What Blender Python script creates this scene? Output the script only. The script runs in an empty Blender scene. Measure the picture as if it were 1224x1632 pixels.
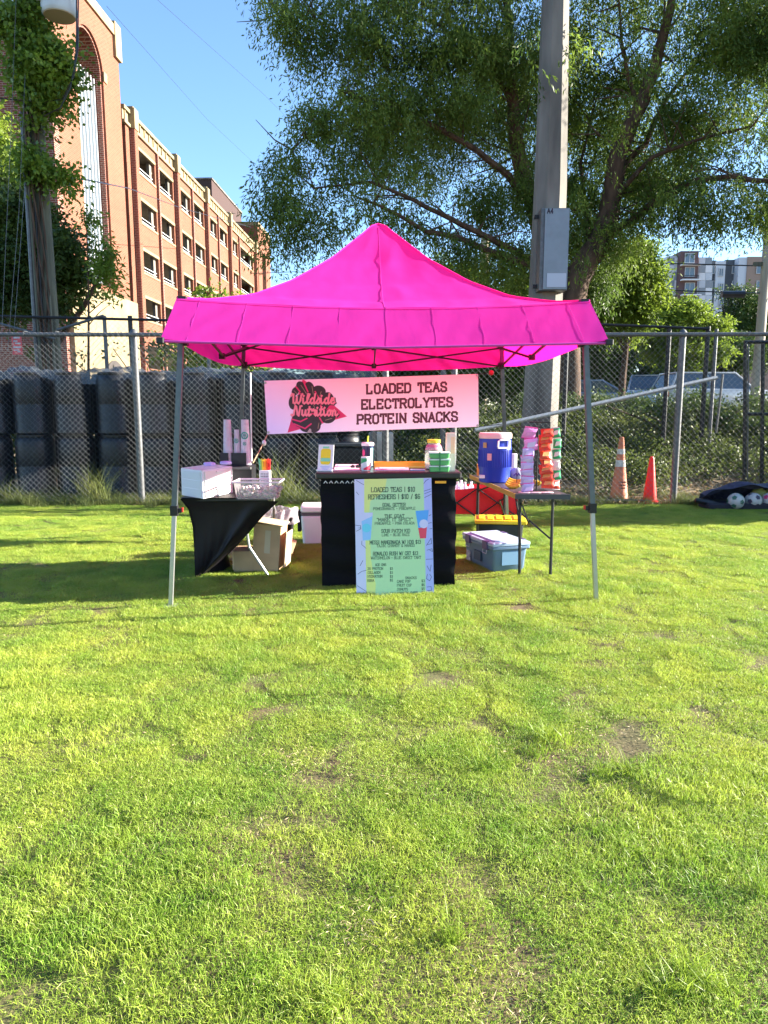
import bpy, math, random
import numpy as np
from mathutils import Vector, Matrix, Euler
PI = math.pi
rnd = random.Random(7)
rng = np.random.default_rng(11)
scene = bpy.context.scene
COL = scene.collection

# ------------------------------------------------------------------ camera
FPX, PITCH, CAMH = 1131.0, math.radians(8.25), 1.4
cam = bpy.data.cameras.new('camera')
cam.sensor_fit = 'AUTO'; cam.sensor_width = 36.0
cam.lens = FPX * 36.0 / 1632.0
cam.clip_start = 0.05; cam.clip_end = 3000
camo = bpy.data.objects.new('camera', cam); COL.objects.link(camo)
camo.location = (0, 0, CAMH); camo.rotation_euler = (PI / 2 - PITCH, 0, 0)
scene.camera = camo

# ------------------------------------------------------------------ light
SUN_EL, SUN_AZ = math.radians(19.0), math.radians(80.0)   # azimuth clockwise from +Y
world = bpy.data.worlds.new('World'); scene.world = world; world.use_nodes = True
wn = world.node_tree; wn.nodes.clear()
sky = wn.nodes.new('ShaderNodeTexSky'); sky.sky_type = 'NISHITA'; sky.sun_disc = False
sky.sun_elevation = SUN_EL; sky.sun_rotation = SUN_AZ
sky.air_density = 1.0; sky.dust_density = 0.4; sky.ozone_density = 4.2
bg = wn.nodes.new('ShaderNodeBackground'); bg.inputs['Strength'].default_value = 0.082
wo = wn.nodes.new('ShaderNodeOutputWorld')
wn.links.new(sky.outputs[0], bg.inputs[0]); wn.links.new(bg.outputs[0], wo.inputs[0])
sun = bpy.data.lights.new('sun', 'SUN'); sun.energy = 5.0; sun.angle = math.radians(0.5)
sun.color = (1.0, 0.92, 0.79)
suno = bpy.data.objects.new('sun', sun); COL.objects.link(suno)
sd = Vector((math.sin(SUN_AZ) * math.cos(SUN_EL), math.cos(SUN_AZ) * math.cos(SUN_EL), math.sin(SUN_EL)))
suno.rotation_euler = sd.to_track_quat('Z', 'Y').to_euler(); suno.location = (20, 0, 20)
vs = scene.view_settings
scene.display_settings.display_device = 'sRGB'
vs.view_transform = 'Standard'; vs.look = 'None'; vs.gamma = 1.0; vs.use_curve_mapping = False
vs.exposure = 2.4
scene.cycles.use_denoising = True
scene.cycles.max_bounces = 8; scene.cycles.transparent_max_bounces = 16

# ------------------------------------------------------------------ photo geometry helpers
def ray(px, py):
    x = (px - 612) / FPX; y = (816 - py) / FPX
    return Vector((x, math.cos(PITCH) + y * math.sin(PITCH), -math.sin(PITCH) + y * math.cos(PITCH)))
def at(px, py, Y):
    d = ray(px, py); return Vector((0, 0, CAMH)) + d * (Y / d.y)
def gr(px, py, z=0.0):
    d = ray(px, py); return Vector((0, 0, CAMH)) + d * ((z - CAMH) / d.z)
def onp(px, py, P, N):
    d = ray(px, py); o = Vector((0, 0, CAMH)); return o + d * ((P - o).dot(N) / d.dot(N))

# ------------------------------------------------------------------ mesh builder
def V(*a): return Vector(a)
class MB:
    def __init__(s): s.v = []; s.f = []; s.m = []
    def add(s, vs, fs, mi=0):
        b = len(s.v); s.v += [Vector(p) for p in vs]
        for f in fs: s.f.append(tuple(i + b for i in f)); s.m.append(mi)
        return s
    def box(s, c, d, rz=0, mi=0, M=None, taper=1.0):
        hx, hy, hz = d[0] / 2, d[1] / 2, d[2] / 2
        R = Matrix.Rotation(rz, 3, 'Z') if M is None else M
        vs = []
        for z in (-1, 1):
            t = taper if z < 0 else 1.0
            for x, y in ((-1, -1), (1, -1), (1, 1), (-1, 1)):
                vs.append(Vector(c) + R @ Vector((x * hx * t, y * hy * t, z * hz)))
        return s.add(vs, [(0, 3, 2, 1), (4, 5, 6, 7), (0, 1, 5, 4), (1, 2, 6, 5), (2, 3, 7, 6), (3, 0, 4, 7)], mi)
    def rbox(s, c, d, r=0.01, rz=0, n=3, taper=1.0, mi=0):
        # box with rounded vertical edges and a small top/bottom chamfer
        hx, hy, hz = d[0] / 2, d[1] / 2, d[2] / 2
        r = min(r, hx * .95, hy * .95, hz * .9)
        R = Matrix.Rotation(rz, 3, 'Z')
        def ring(z, ins, t):
            out = []
            for cx, cy, a0 in ((1, 1, 0), (-1, 1, PI / 2), (-1, -1, PI), (1, -1, 1.5 * PI)):
                for k in range(n + 1):
                    a = a0 + PI / 2 * k / n
                    rr = max(r - ins, 1e-4)
                    x = cx * (hx - r) + rr * math.cos(a); y = cy * (hy - r) + rr * math.sin(a)
                    out.append(Vector(c) + R @ Vector((x * t, y * t, z)))
            return out
        ch = r * .45
        rings = [ring(-hz, ch, taper), ring(-hz + ch, 0, taper + (1 - taper) * ch / (2 * hz)), ring(hz - ch, 0, 1), ring(hz, ch, 1)]
        m = len(rings[0]); vs = [p for q in rings for p in q]; fs = []
        for k in range(3):
            for i in range(m):
                j = (i + 1) % m
                fs.append((k * m + i, k * m + j, (k + 1) * m + j, (k + 1) * m + i))
        fs.append(tuple(range(m - 1, -1, -1))); fs.append(tuple(range(3 * m, 4 * m)))
        return s.add(vs, fs, mi)
    def tube(s, pts, rad, n=8, caps=True, mi=0, flat=1.0):
        pts = [Vector(p) for p in pts]
        if not hasattr(rad, '__len__'): rad = [rad] * len(pts)
        vs = []; up = None
        for i, p in enumerate(pts):
            t = (pts[min(i + 1, len(pts) - 1)] - pts[max(i - 1, 0)])
            t = t.normalized() if t.length > 1e-9 else Vector((0, 0, 1))
            if up is None:
                up = Vector((0, 0, 1)) if abs(t.z) < .9 else Vector((0, 1, 0))
            a = up.cross(t)
            a = a.normalized() if a.length > 1e-6 else Vector((1, 0, 0))
            b = t.cross(a).normalized(); up = b
            off = PI / 4 if n == 4 else 0
            for k in range(n):
                q = 2 * PI * k / n + off
                vs.append(p + a * (math.cos(q) * rad[i]) + b * (math.sin(q) * rad[i] * flat))
        fs = []
        for i in range(len(pts) - 1):
            for k in range(n):
                j = (k + 1) % n
                fs.append((i * n + k, i * n + j, (i + 1) * n + j, (i + 1) * n + k))
        if caps:
            fs.append(tuple(range(n - 1, -1, -1))); e = (len(pts) - 1) * n; fs.append(tuple(range(e, e + n)))
        return s.add(vs, fs, mi)
    def lathe(s, prof, c=(0, 0, 0), n=20, mi=0, M=None, sx=1, sy=1):
        vs = []; fs = []
        for r, z in prof:
            for k in range(n):
                a = 2 * PI * k / n; p = Vector((r * sx * math.cos(a), r * sy * math.sin(a), z))
                vs.append(Vector(c) + (M @ p if M else p))
        for i in range(len(prof) - 1):
            for k in range(n):
                j = (k + 1) % n
                fs.append((i * n + k, i * n + j, (i + 1) * n + j, (i + 1) * n + k))
        if prof[0][0] > 1e-4: fs.append(tuple(range(n - 1, -1, -1)))
        if prof[-1][0] > 1e-4: e = (len(prof) - 1) * n; fs.append(tuple(range(e, e + n)))
        return s.add(vs, fs, mi)
    def sphere(s, c, r, n=14, m=9, sc=(1, 1, 1), mi=0):
        pr = [(r * math.sin(PI * i / m), -r * math.cos(PI * i / m)) for i in range(m + 1)]
        pr[0] = (1e-5, -r); pr[-1] = (1e-5, r)
        return s.lathe([(a, b * sc[2]) for a, b in pr], c, n, mi, None, sc[0], sc[1])
    def poly(s, pts, mi=0): return s.add(pts, [tuple(range(len(pts)))], mi)
    def prism(s, pts, off, mi=0):   # pts planar polygon, extruded by vector off
        n = len(pts); off = Vector(off); pts = [Vector(p) for p in pts]
        fs = [tuple(range(n - 1, -1, -1)), tuple(range(n, 2 * n))] + [(i, (i + 1) % n, (i + 1) % n + n, i + n) for i in range(n)]
        return s.add(pts + [p + off for p in pts], fs, mi)
    def grid(s, fn, nu, nv, mi=0):
        vs = [fn(i / nu, j / nv) for j in range(nv + 1) for i in range(nu + 1)]
        fs = [(j * (nu + 1) + i, j * (nu + 1) + i + 1, (j + 1) * (nu + 1) + i + 1, (j + 1) * (nu + 1) + i) for j in range(nv) for i in range(nu)]
        return s.add(vs, fs, mi)
    def build(s, name, mats, parent=None, smooth=False, world=False, label=None):
        me = bpy.data.meshes.new(name)
        off = Vector((0, 0, 0))
        vs = s.v
        if world and parent is not None:
            Mi = wmat(parent).inverted(); vs = [Mi @ p for p in vs]
        me.from_pydata([tuple(p) for p in vs], [], s.f)
        if not isinstance(mats, (list, tuple)): mats = [mats]
        for m in mats: me.materials.append(m)
        if len(mats) > 1: me.polygons.foreach_set('material_index', s.m)
        if smooth:
            me.polygons.foreach_set('use_smooth', [True] * len(me.polygons))
            try: me.set_sharp_from_angle(angle=math.radians(38))
            except Exception: pass
        o = bpy.data.objects.new(name, me); COL.objects.link(o)
        if parent is not None: o.parent = parent
        if label: o['label'] = label
        return o
def wmat(o):
    m = Matrix.LocRotScale(o.location, o.rotation_euler, o.scale)
    return wmat(o.parent) @ m if o.parent else m
def thing(name, label, cat, loc=(0, 0, 0), rz=0, group=None):
    o = bpy.data.objects.new(name, None); COL.objects.link(o)
    o.location = loc; o.rotation_euler = (0, 0, rz); o.empty_display_size = .1
    return tag(o, label, cat, group)
def tag(o, label, cat, group=None):
    o['label'] = label; o['category'] = cat
    if group: o['group'] = group
    return o
def struct(o, kind='structure'):
    o['kind'] = kind; return o
KIDS = {}
def dup(root, loc, rz=0, label=None, scale=None):
    r = root.copy(); COL.objects.link(r); r.location = loc; r.rotation_euler = (0, 0, rz)
    if scale: r.scale = scale
    if label: r['label'] = label
    for ch in [o for o in bpy.data.objects if o.parent == root]:
        c = ch.copy(); COL.objects.link(c); c.parent = r
        for g in [o for o in bpy.data.objects if o.parent == ch]:
            d = g.copy(); COL.objects.link(d); d.parent = c
    return r
def fast_mesh(name, verts, nper, mats, parent=None, world=True, mi=None):
    """verts (N*nper,3) float array: N faces of nper vertices each"""
    n = len(verts) // nper
    if parent is not None and world:
        Mi = np.array(wmat(parent).inverted()); verts = verts @ Mi[:3, :3].T + Mi[:3, 3]
    me = bpy.data.meshes.new(name)
    me.vertices.add(len(verts)); me.vertices.foreach_set('co', np.ascontiguousarray(verts, dtype=np.float32).ravel())
    me.loops.add(n * nper); me.loops.foreach_set('vertex_index', np.arange(n * nper, dtype=np.int32))
    me.polygons.add(n); me.polygons.foreach_set('loop_start', np.arange(0, n * nper, nper, dtype=np.int32))
    me.update(calc_edges=True)
    if not isinstance(mats, (list, tuple)): mats = [mats]
    for m in mats: me.materials.append(m)
    if mi is not None: me.polygons.foreach_set('material_index', mi.astype(np.int32))
    o = bpy.data.objects.new(name, me); COL.objects.link(o)
    if parent is not None: o.parent = parent
    return o

# ------------------------------------------------------------------ materials
def mat(name, col, rough=.6, metal=0., var=0., vscale=8., col2=None, bump=0., bscale=60., trans=0., tcol=None,
        spec=.5, alpha=None, transm=0., coat=0., stretch=(1, 1, 1), detail=4., ior=1.45, ramp=(.35, .65)):
    m = bpy.data.materials.new(name); m.use_nodes = True
    nt = m.node_tree; b = nt.nodes['Principled BSDF']; out = nt.nodes['Material Output']
    b.inputs['Roughness'].default_value = rough; b.inputs['Metallic'].default_value = metal
    b.inputs['Base Color'].default_value = (*col, 1); b.inputs['IOR'].default_value = ior
    b.inputs['Specular IOR Level'].default_value = spec
    b.inputs['Transmission Weight'].default_value = transm
    b.inputs['Coat Weight'].default_value = coat
    if alpha is not None: b.inputs['Alpha'].default_value = alpha
    geo = None
    if var or col2 or bump:
        tc = nt.nodes.new('ShaderNodeNewGeometry'); mp = nt.nodes.new('ShaderNodeMapping')
        mp.inputs['Scale'].default_value = stretch; nt.links.new(tc.outputs['Position'], mp.inputs[0])
    if var or col2:
        n = nt.nodes.new('ShaderNodeTexNoise'); n.inputs['Scale'].default_value = vscale; n.inputs['Detail'].default_value = detail
        nt.links.new(mp.outputs[0], n.inputs['Vector'])
        r = nt.nodes.new('ShaderNodeValToRGB')
        c2 = col2 if col2 else tuple(max(0, c * (1 - var)) for c in col)
        c1 = col if col2 else tuple(min(1, c * (1 + var)) for c in col)
        r.color_ramp.elements[0].position = ramp[0]; r.color_ramp.elements[1].position = ramp[1]
        r.color_ramp.elements[0].color = (*c2, 1); r.color_ramp.elements[1].color = (*c1, 1)
        nt.links.new(n.outputs['Fac'], r.inputs[0]); nt.links.new(r.outputs[0], b.inputs['Base Color']); geo = r
    if bump:
        n2 = nt.nodes.new('ShaderNodeTexNoise'); n2.inputs['Scale'].default_value = bscale; n2.inputs['Detail'].default_value = 5
        nt.links.new(mp.outputs[0], n2.inputs['Vector'])
        bp = nt.nodes.new('ShaderNodeBump'); bp.inputs['Strength'].default_value = min(1, bump); bp.inputs['Distance'].default_value = .01
        nt.links.new(n2.outputs['Fac'], bp.inputs['Height']); nt.links.new(bp.outputs[0], b.inputs['Normal'])
    if trans:
        t = nt.nodes.new('ShaderNodeBsdfTranslucent'); t.inputs[0].default_value = (*(tcol or col), 1)
        if geo is not None and tcol is None: nt.links.new(geo.outputs[0], t.inputs[0])
        mx = nt.nodes.new('ShaderNodeMixShader'); mx.inputs[0].default_value = trans
        nt.links.new(b.outputs[0], mx.inputs[1]); nt.links.new(t.outputs[0], mx.inputs[2]); nt.links.new(mx.outputs[0], out.inputs[0])
    return m
def clear(name, col=(1, 1, 1), amount=.6, rough=.1):
    """thin clear plastic: mostly see-through with a glossy skin"""
    m = bpy.data.materials.new(name); m.use_nodes = True; nt = m.node_tree
    b = nt.nodes['Principled BSDF']; out = nt.nodes['Material Output']
    b.inputs['Base Color'].default_value = (*col, 1); b.inputs['Roughness'].default_value = rough
    t = nt.nodes.new('ShaderNodeBsdfTransparent'); t.inputs[0].default_value = (*[.6 + .4 * c for c in col], 1)
    mx = nt.nodes.new('ShaderNodeMixShader'); mx.inputs[0].default_value = amount
    nt.links.new(b.outputs[0], mx.inputs[1]); nt.links.new(t.outputs[0], mx.inputs[2]); nt.links.new(mx.outputs[0], out.inputs[0])
    return m
def brick(name, c1, c2, mortar, scale=1.0):
    m = bpy.data.materials.new(name); m.use_nodes = True; nt = m.node_tree; b = nt.nodes['Principled BSDF']
    b.inputs['Roughness'].default_value = .85; b.inputs['Specular IOR Level'].default_value = .2
    tc = nt.nodes.new('ShaderNodeNewGeometry'); sx = nt.nodes.new('ShaderNodeSeparateXYZ'); nt.links.new(tc.outputs['Position'], sx.inputs[0])
    ad = nt.nodes.new('ShaderNodeMath'); nt.links.new(sx.outputs[0], ad.inputs[0]); nt.links.new(sx.outputs[1], ad.inputs[1])
    cb = nt.nodes.new('ShaderNodeCombineXYZ'); nt.links.new(ad.outputs[0], cb.inputs[0]); nt.links.new(sx.outputs[2], cb.inputs[1])
    br = nt.nodes.new('ShaderNodeTexBrick'); nt.links.new(cb.outputs[0], br.inputs['Vector'])
    br.inputs['Scale'].default_value = scale; br.inputs['Brick Width'].default_value = .30; br.inputs['Row Height'].default_value = .10
    br.inputs['Mortar Size'].default_value = .012; br.inputs['Color1'].default_value = (*c1, 1); br.inputs['Color2'].default_value = (*c2, 1)
    br.inputs['Mortar'].default_value = (*mortar, 1)
    n = nt.nodes.new('ShaderNodeTexNoise'); n.inputs['Scale'].default_value = .35; n.inputs['Detail'].default_value = 5
    nt.links.new(tc.outputs['Position'], n.inputs['Vector'])
    mx = nt.nodes.new('ShaderNodeMixRGB'); mx.blend_type = 'MULTIPLY'; mx.inputs[0].default_value = .5
    rp = nt.nodes.new('ShaderNodeValToRGB'); rp.color_ramp.elements[0].position = .3; rp.color_ramp.elements[1].position = .7
    rp.color_ramp.elements[0].color = (.7, .7, .7, 1)
    nt.links.new(n.outputs['Fac'], rp.inputs[0]); nt.links.new(br.outputs['Color'], mx.inputs[1]); nt.links.new(rp.outputs[0], mx.inputs[2])
    nt.links.new(mx.outputs[0], b.inputs['Base Color'])
    bp = nt.nodes.new('ShaderNodeBump'); bp.inputs['Strength'].default_value = .5; bp.inputs['Distance'].default_value = .01; bp.invert = True
    nt.links.new(br.outputs['Fac'], bp.inputs['Height']); nt.links.new(bp.outputs[0], b.inputs['Normal'])
    return m

M_brick = brick('orange_brick', (.215, .074, .041), (.18, .058, .033), (.22, .13, .09))
M_brick2 = brick('dark_brick', (.20, .06, .04), (.14, .04, .03), (.34, .25, .2))
M_stone = mat('cast_stone', (.225, .175, .095), .8, var=.14, vscale=1.2, bump=.2, bscale=12)
M_white = mat('white_paint', (.42, .43, .44), .45)
M_dark = mat('dark_interior', (.06, .05, .045), .9)
M_conc = mat('concrete', (.155, .14, .12), .85, var=.42, vscale=2.2, bump=.25, bscale=25, stretch=(1, 1, .25))
M_galv = mat('galvanized', (.115, .12, .125), .5, metal=.5, var=.18, vscale=14, bump=.1, bscale=60)
M_wire = mat('fence_wire', (.19, .20, .205), .5, metal=.5)
M_blackmetal = mat('black_metal', (.02, .02, .022), .45, metal=.3)
M_leg = mat('tent_leg_grey', (.10, .12, .125), .35, metal=.55, var=.1, vscale=20)
M_steel = mat('steel_inner', (.42, .43, .42), .35, metal=.7)
M_pink = mat('canopy_fabric', (.88, .048, .50), .8, var=.04, vscale=3, bump=.14, bscale=14, trans=.52, tcol=(.92, .012, .24), spec=.15, stretch=(1, 1, .5))
M_pinkhem = mat('canopy_hem', (.85, .07, .5), .6, trans=.3, tcol=(.9, .05, .4))
M_blackplastic = mat('black_plastic', (.010, .011, .014), .42, var=.3, vscale=6, bump=.15, bscale=20)
M_blackcloth = mat('black_cloth', (.006, .006, .009), .75, bump=.25, bscale=90, spec=.12)
M_spandex = mat('black_spandex', (.010, .008, .012), .5, bump=.05, bscale=200, spec=.3)
M_wood = mat('pole_wood', (.10, .105, .08), .9, var=.35, vscale=9, bump=.5, bscale=30, stretch=(1, 1, .08))
M_bark = mat('bark', (.075, .045, .030), .95, var=.4, vscale=9, bump=.7, bscale=22, stretch=(1, 1, .3))
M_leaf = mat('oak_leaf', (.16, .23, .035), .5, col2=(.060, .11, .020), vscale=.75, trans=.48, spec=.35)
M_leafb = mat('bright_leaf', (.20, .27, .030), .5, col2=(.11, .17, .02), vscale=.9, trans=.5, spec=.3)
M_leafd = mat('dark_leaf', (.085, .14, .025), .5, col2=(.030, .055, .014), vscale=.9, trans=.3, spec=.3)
M_ivy = mat('ivy_leaf', (.22, .32, .035), .4, col2=(.08, .15, .02), vscale=2.5, trans=.45, spec=.4)
M_cover = mat('ground_cover_leaf', (.125, .155, .035), .55, col2=(.045, .07, .017), vscale=1.4, trans=.35, spec=.3)
M_hedge = mat('hedge_leaf', (.085, .13, .03), .5, col2=(.05, .08, .02), vscale=3, trans=.3, spec=.3)
M_dirt = mat('leaf_litter', (.26, .19, .11), .95, col2=(.13, .10, .055), vscale=4, bump=.6, bscale=30)
M_asph = mat('asphalt', (.06, .06, .062), .9, var=.25, vscale=3, bump=.3, bscale=60)
M_glass = mat('window_glass', (.10, .14, .18), .12, metal=.0, spec=.9)
M_cardbd = mat('cardboard', (.42, .29, .17), .85, var=.08, vscale=6, bump=.05, bscale=40)
M_whitepl = mat('white_plastic', (.78, .78, .80), .35, spec=.5, var=.03, vscale=5)
M_ink = mat('ink_dark', (.03, .02, .035), .8)
# ------------------------------------------------------------------ lettering (stroke font with slab serifs)
G = {
'A': [(0, 0, .3, 1, .6, 0), (.12, .36, .48, .36)], 'B': [(0, 0, 0, 1, .42, 1, .55, .88, .55, .64, .42, .53, 0, .53), (.42, .53, .58, .4, .58, .13, .44, 0, 0, 0)],
'C': [(.56, .74, .56, .86, .42, 1, .16, 1, .02, .84, .02, .16, .16, 0, .42, 0, .56, .14, .56, .26)],
'D': [(0, 0, 0, 1, .38, 1, .56, .82, .56, .18, .38, 0, 0, 0)], 'E': [(.54, .8, .54, 1, 0, 1, 0, 0, .54, 0, .54, .2), (0, .52, .36, .52)],
'F': [(.54, .8, .54, 1, 0, 1, 0, 0), (0, .52, .36, .52)], 'G': [(.56, .74, .56, .86, .42, 1, .16, 1, .02, .84, .02, .16, .16, 0, .42, 0, .56, .14, .56, .44, .34, .44)],
'H': [(0, 0, 0, 1), (.56, 0, .56, 1), (0, .5, .56, .5)], 'I': [(.1, 0, .1, 1)], 'J': [(.44, 1, .44, .15, .3, 0, .12, 0, 0, .15, 0, .3)],
'K': [(0, 0, 0, 1), (.55, 1, .06, .46), (.2, .6, .56, 0)], 'L': [(0, 1, 0, 0, .5, 0, .5, .24)], 'M': [(0, 0, 0, 1, .34, .3, .68, 1, .68, 0)],
'N': [(0, 0, 0, 1, .56, 0, .56, 1)], 'O': [(.16, 0, .02, .16, .02, .84, .16, 1, .42, 1, .56, .84, .56, .16, .42, 0, .16, 0)],
'P': [(0, 0, 0, 1, .42, 1, .56, .86, .56, .6, .42, .46, 0, .46)], 'Q': [(.16, 0, .02, .16, .02, .84, .16, 1, .42, 1, .56, .84, .56, .16, .42, 0, .16, 0), (.32, .25, .6, -.08)],
'R': [(0, 0, 0, 1, .42, 1, .56, .86, .56, .62, .42, .5, 0, .5), (.3, .5, .56, 0)],
'S': [(.54, .76, .54, .88, .42, 1, .14, 1, .02, .88, .02, .66, .14, .55, .42, .46, .56, .34, .56, .12, .42, 0, .14, 0, .02, .12, .02, .26)],
'T': [(0, .78, 0, 1, .58, 1, .58, .78), (.29, 1, .29, 0)], 'U': [(0, 1, 0, .16, .14, 0, .42, 0, .56, .16, .56, 1)], 'V': [(0, 1, .29, 0, .58, 1)],
'W': [(0, 1, .18, 0, .38, .8, .58, 0, .76, 1)], 'X': [(0, 0, .56, 1), (0, 1, .56, 0)], 'Y': [(0, 1, .29, .48, .58, 1), (.29, .48, .29, 0)],
'Z': [(0, .78, 0, 1, .54, 1, 0, 0, .54, 0, .54, .22)], '0': [(.14, 0, .02, .16, .02, .84, .14, 1, .36, 1, .48, .84, .48, .16, .36, 0, .14, 0)],
'1': [(.04, .82, .18, 1, .18, 0)], '2': [(.02, .76, .02, .86, .14, 1, .38, 1, .5, .86, .5, .62, .02, 0, .52, 0, .52, .16)],
'3': [(.02, .84, .14, 1, .38, 1, .5, .86, .5, .66, .38, .54, .22, .54), (.38, .54, .5, .4, .5, .14, .38, 0, .14, 0, .02, .16)],
'5': [(.5, 1, .06, 1, .04, .56, .36, .6, .5, .48, .5, .14, .38, 0, .14, 0, .02, .14)],
'6': [(.46, .88, .36, 1, .16, 1, .02, .84, .02, .16, .14, 0, .38, 0, .5, .14, .5, .42, .38, .54, .02, .54)], '7': [(.02, .84, .02, 1, .5, 1, .2, 0)],
'8': [(.14, .54, .02, .66, .02, .86, .14, 1, .38, 1, .5, .86, .5, .66, .38, .54, .14, .54, .02, .4, .02, .14, .14, 0, .38, 0, .5, .14, .5, .4, .38, .54)],
'4': [(.38, 0, .38, 1, 0, .3, .5, .3)],
'$': [(.5, .78, .5, .86, .4, .94, .12, .94, .02, .84, .02, .66, .12, .56, .4, .46, .5, .36, .5, .14, .4, .06, .12, .06, .02, .14, .02, .24), (.26, 1.08, .26, -.08)],
'|': [(.1, -.05, .1, 1.05)], '/': [(0, -.05, .36, 1.05)], '-': [(.04, .5, .34, .5)], '+': [(.04, .5, .36, .5), (.2, .68, .2, .32)], '.': [(.06, 0, .1, 0)], ',': [(.1, .08, .04, -.14)],
'"': [(.04, 1, .04, .78), (.2, 1, .2, .78)], '&': [(.56, 0, .1, .74, .12, .96, .3, 1, .4, .84, .06, .36, .06, .1, .2, 0, .4, .06, .54, .34)], ':': [(.08, .2, .12, .2), (.08, .7, .12, .7)],
'*': [(.04, .62, .24, .9), (.24, .62, .04, .9), (.14, .58, .14, .94)],
}
ADV = {'I': .2, 'M': .68, 'W': .76, '|': .2, '/': .36, '-': .38, '.': .16, ',': .14, '"': .24, ' ': .34, ':': .2, '1': .3, '+': .4, '*': .28}
SERIF = set('ABDFHIKMNPRTUVWXYJ17EL')
def text_width(t, tr=.2):
    return sum(ADV.get(c, .56) + tr for c in t) - tr
def strokes(mb, poly, w, M3, base, k0, flip=None, dk=.00006):
    """poly: 2D points in metres; M3(x,y)->offset vector; ribbons laid one above the other by tiny steps"""
    k = k0
    for (x0, y0), (x1, y1) in zip(poly[:-1], poly[1:]):
        dx, dy = x1 - x0, y1 - y0; L = math.hypot(dx, dy)
        if L < 1e-6: continue
        dx /= L; dy /= L; e = w * .42; px, py = -dy * w / 2, dx * w / 2
        q = [(x0 - dx * e - px, y0 - dy * e - py), (x1 + dx * e - px, y1 + dy * e - py), (x1 + dx * e + px, y1 + dy * e + py), (x0 - dx * e + px, y0 - dy * e + py)]
        mb.poly([base(a, b, k * dk) for a, b in q]); k = k0 + (k - k0 + 1) % 9
    return k
def slab_text(mb, t, base, h, w, x0=0, y0=0, center=False, serif=True, tr=.2, sx=1.0, dk=.00006):
    """base(x,y,d)->Vector on the surface; h letter height, w stroke width, all in surface units"""
    if center: x0 -= text_width(t, tr) * h * sx / 2
    for c in t:
        for st in G.get(c, []):
            pl = [(x0 + st[i] * h * sx, y0 + st[i + 1] * h) for i in range(0, len(st), 2)]
            k = strokes(mb, pl, w, None, base, 0, dk=dk)
            if serif and c in SERIF:
                for (ex, ey), (nx, ny) in (((pl[0]), (pl[1])), ((pl[-1]), (pl[-2]))):
                    if abs(ny - ey) > abs(nx - ex) * .9 and (abs(ey - y0) < .01 * h or abs(ey - y0 - h) < .01 * h):
                        s = h * .15 * sx
                        mb.poly([base(ex - s, ey - w * .34, 11 * dk), base(ex + s, ey - w * .34, 11 * dk), base(ex + s, ey + w * .34, 11 * dk), base(ex - s, ey + w * .34, 11 * dk)])
        x0 += (ADV.get(c, .56) + tr) * h * sx

# ------------------------------------------------------------------ foliage
def leaf_quads(P, D, L, W):
    n = len(P); A = rng.normal(size=(n, 3)); S = np.cross(D, A); S /= np.linalg.norm(S, axis=1)[:, None] + 1e-9
    L = L[:, None]; W = W[:, None]
    q = np.stack([P, P + D * L * .5 + S * W * .5, P + D * L, P + D * L * .5 - S * W * .5], axis=1)
    return q.reshape(-1, 3)
def unit(a): return a / (np.linalg.norm(a, axis=1)[:, None] + 1e-9)
def blobs_points(blobs, n):
    """blobs: (x,y,z,rx,ry,rz,weight)"""
    B = np.array(blobs, float); w = B[:, 6] * B[:, 3] * B[:, 4] * B[:, 5]; w /= w.sum()
    idx = rng.choice(len(B), n, p=w); d = unit(rng.normal(size=(n, 3))); r = rng.random(n) ** .40
    return B[idx, :3] + d * r[:, None] * B[idx, 3:6], idx
def strand_leaves(P, leng, nl, droop, lsize, lwid, spread=.04, bias=None):
    """each point starts a drooping strand of nl leaves"""
    n = len(P); H = unit(rng.normal(size=(n, 3)) * np.array([1, 1, .5])); H[:, 2] -= droop; H = unit(H)
    t = (np.arange(nl) + .5) / nl
    Lk = leng * (.6 + .8 * rng.random(n))
    Q = P[:, None, :] + H[:, None, :] * (t[None, :, None] * Lk[:, None, None])
    Q[:, :, 2] -= droop * .35 * (t[None, :] ** 2) * Lk[:, None]
    Q = Q.reshape(-1, 3) + rng.normal(size=(n * nl, 3)) * spread
    D = np.repeat(H, nl, axis=0) * .7 + rng.normal(size=(n * nl, 3)) * .7; D[:, 2] -= droop * .5; D = unit(D)
    m = n * nl
    return leaf_quads(Q, D, lsize * (.7 + .6 * rng.random(m)), lwid * (.7 + .6 * rng.random(m)))
def noise_keep(P, scale, thr, seed=0):
    """cheap value-noise style mask to open gaps in crowns"""
    r = np.random.default_rng(seed); v = np.zeros(len(P))
    for k in range(9):
        d = unit(r.normal(size=(1, 3)))[0] * scale * (.6 + 1.4 * r.random()); v += np.sin(P @ d + r.random() * 6.28)
    return v > thr
def blob_px(px, py, rpx, Y, ry=1.0, sq=.85, w=1.0):
    c = at(px, py, Y); r = rpx * math.hypot(Y, c.z - CAMH) / FPX
    return (c.x, c.y, c.z, r, r * ry, r * sq, w)
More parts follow.
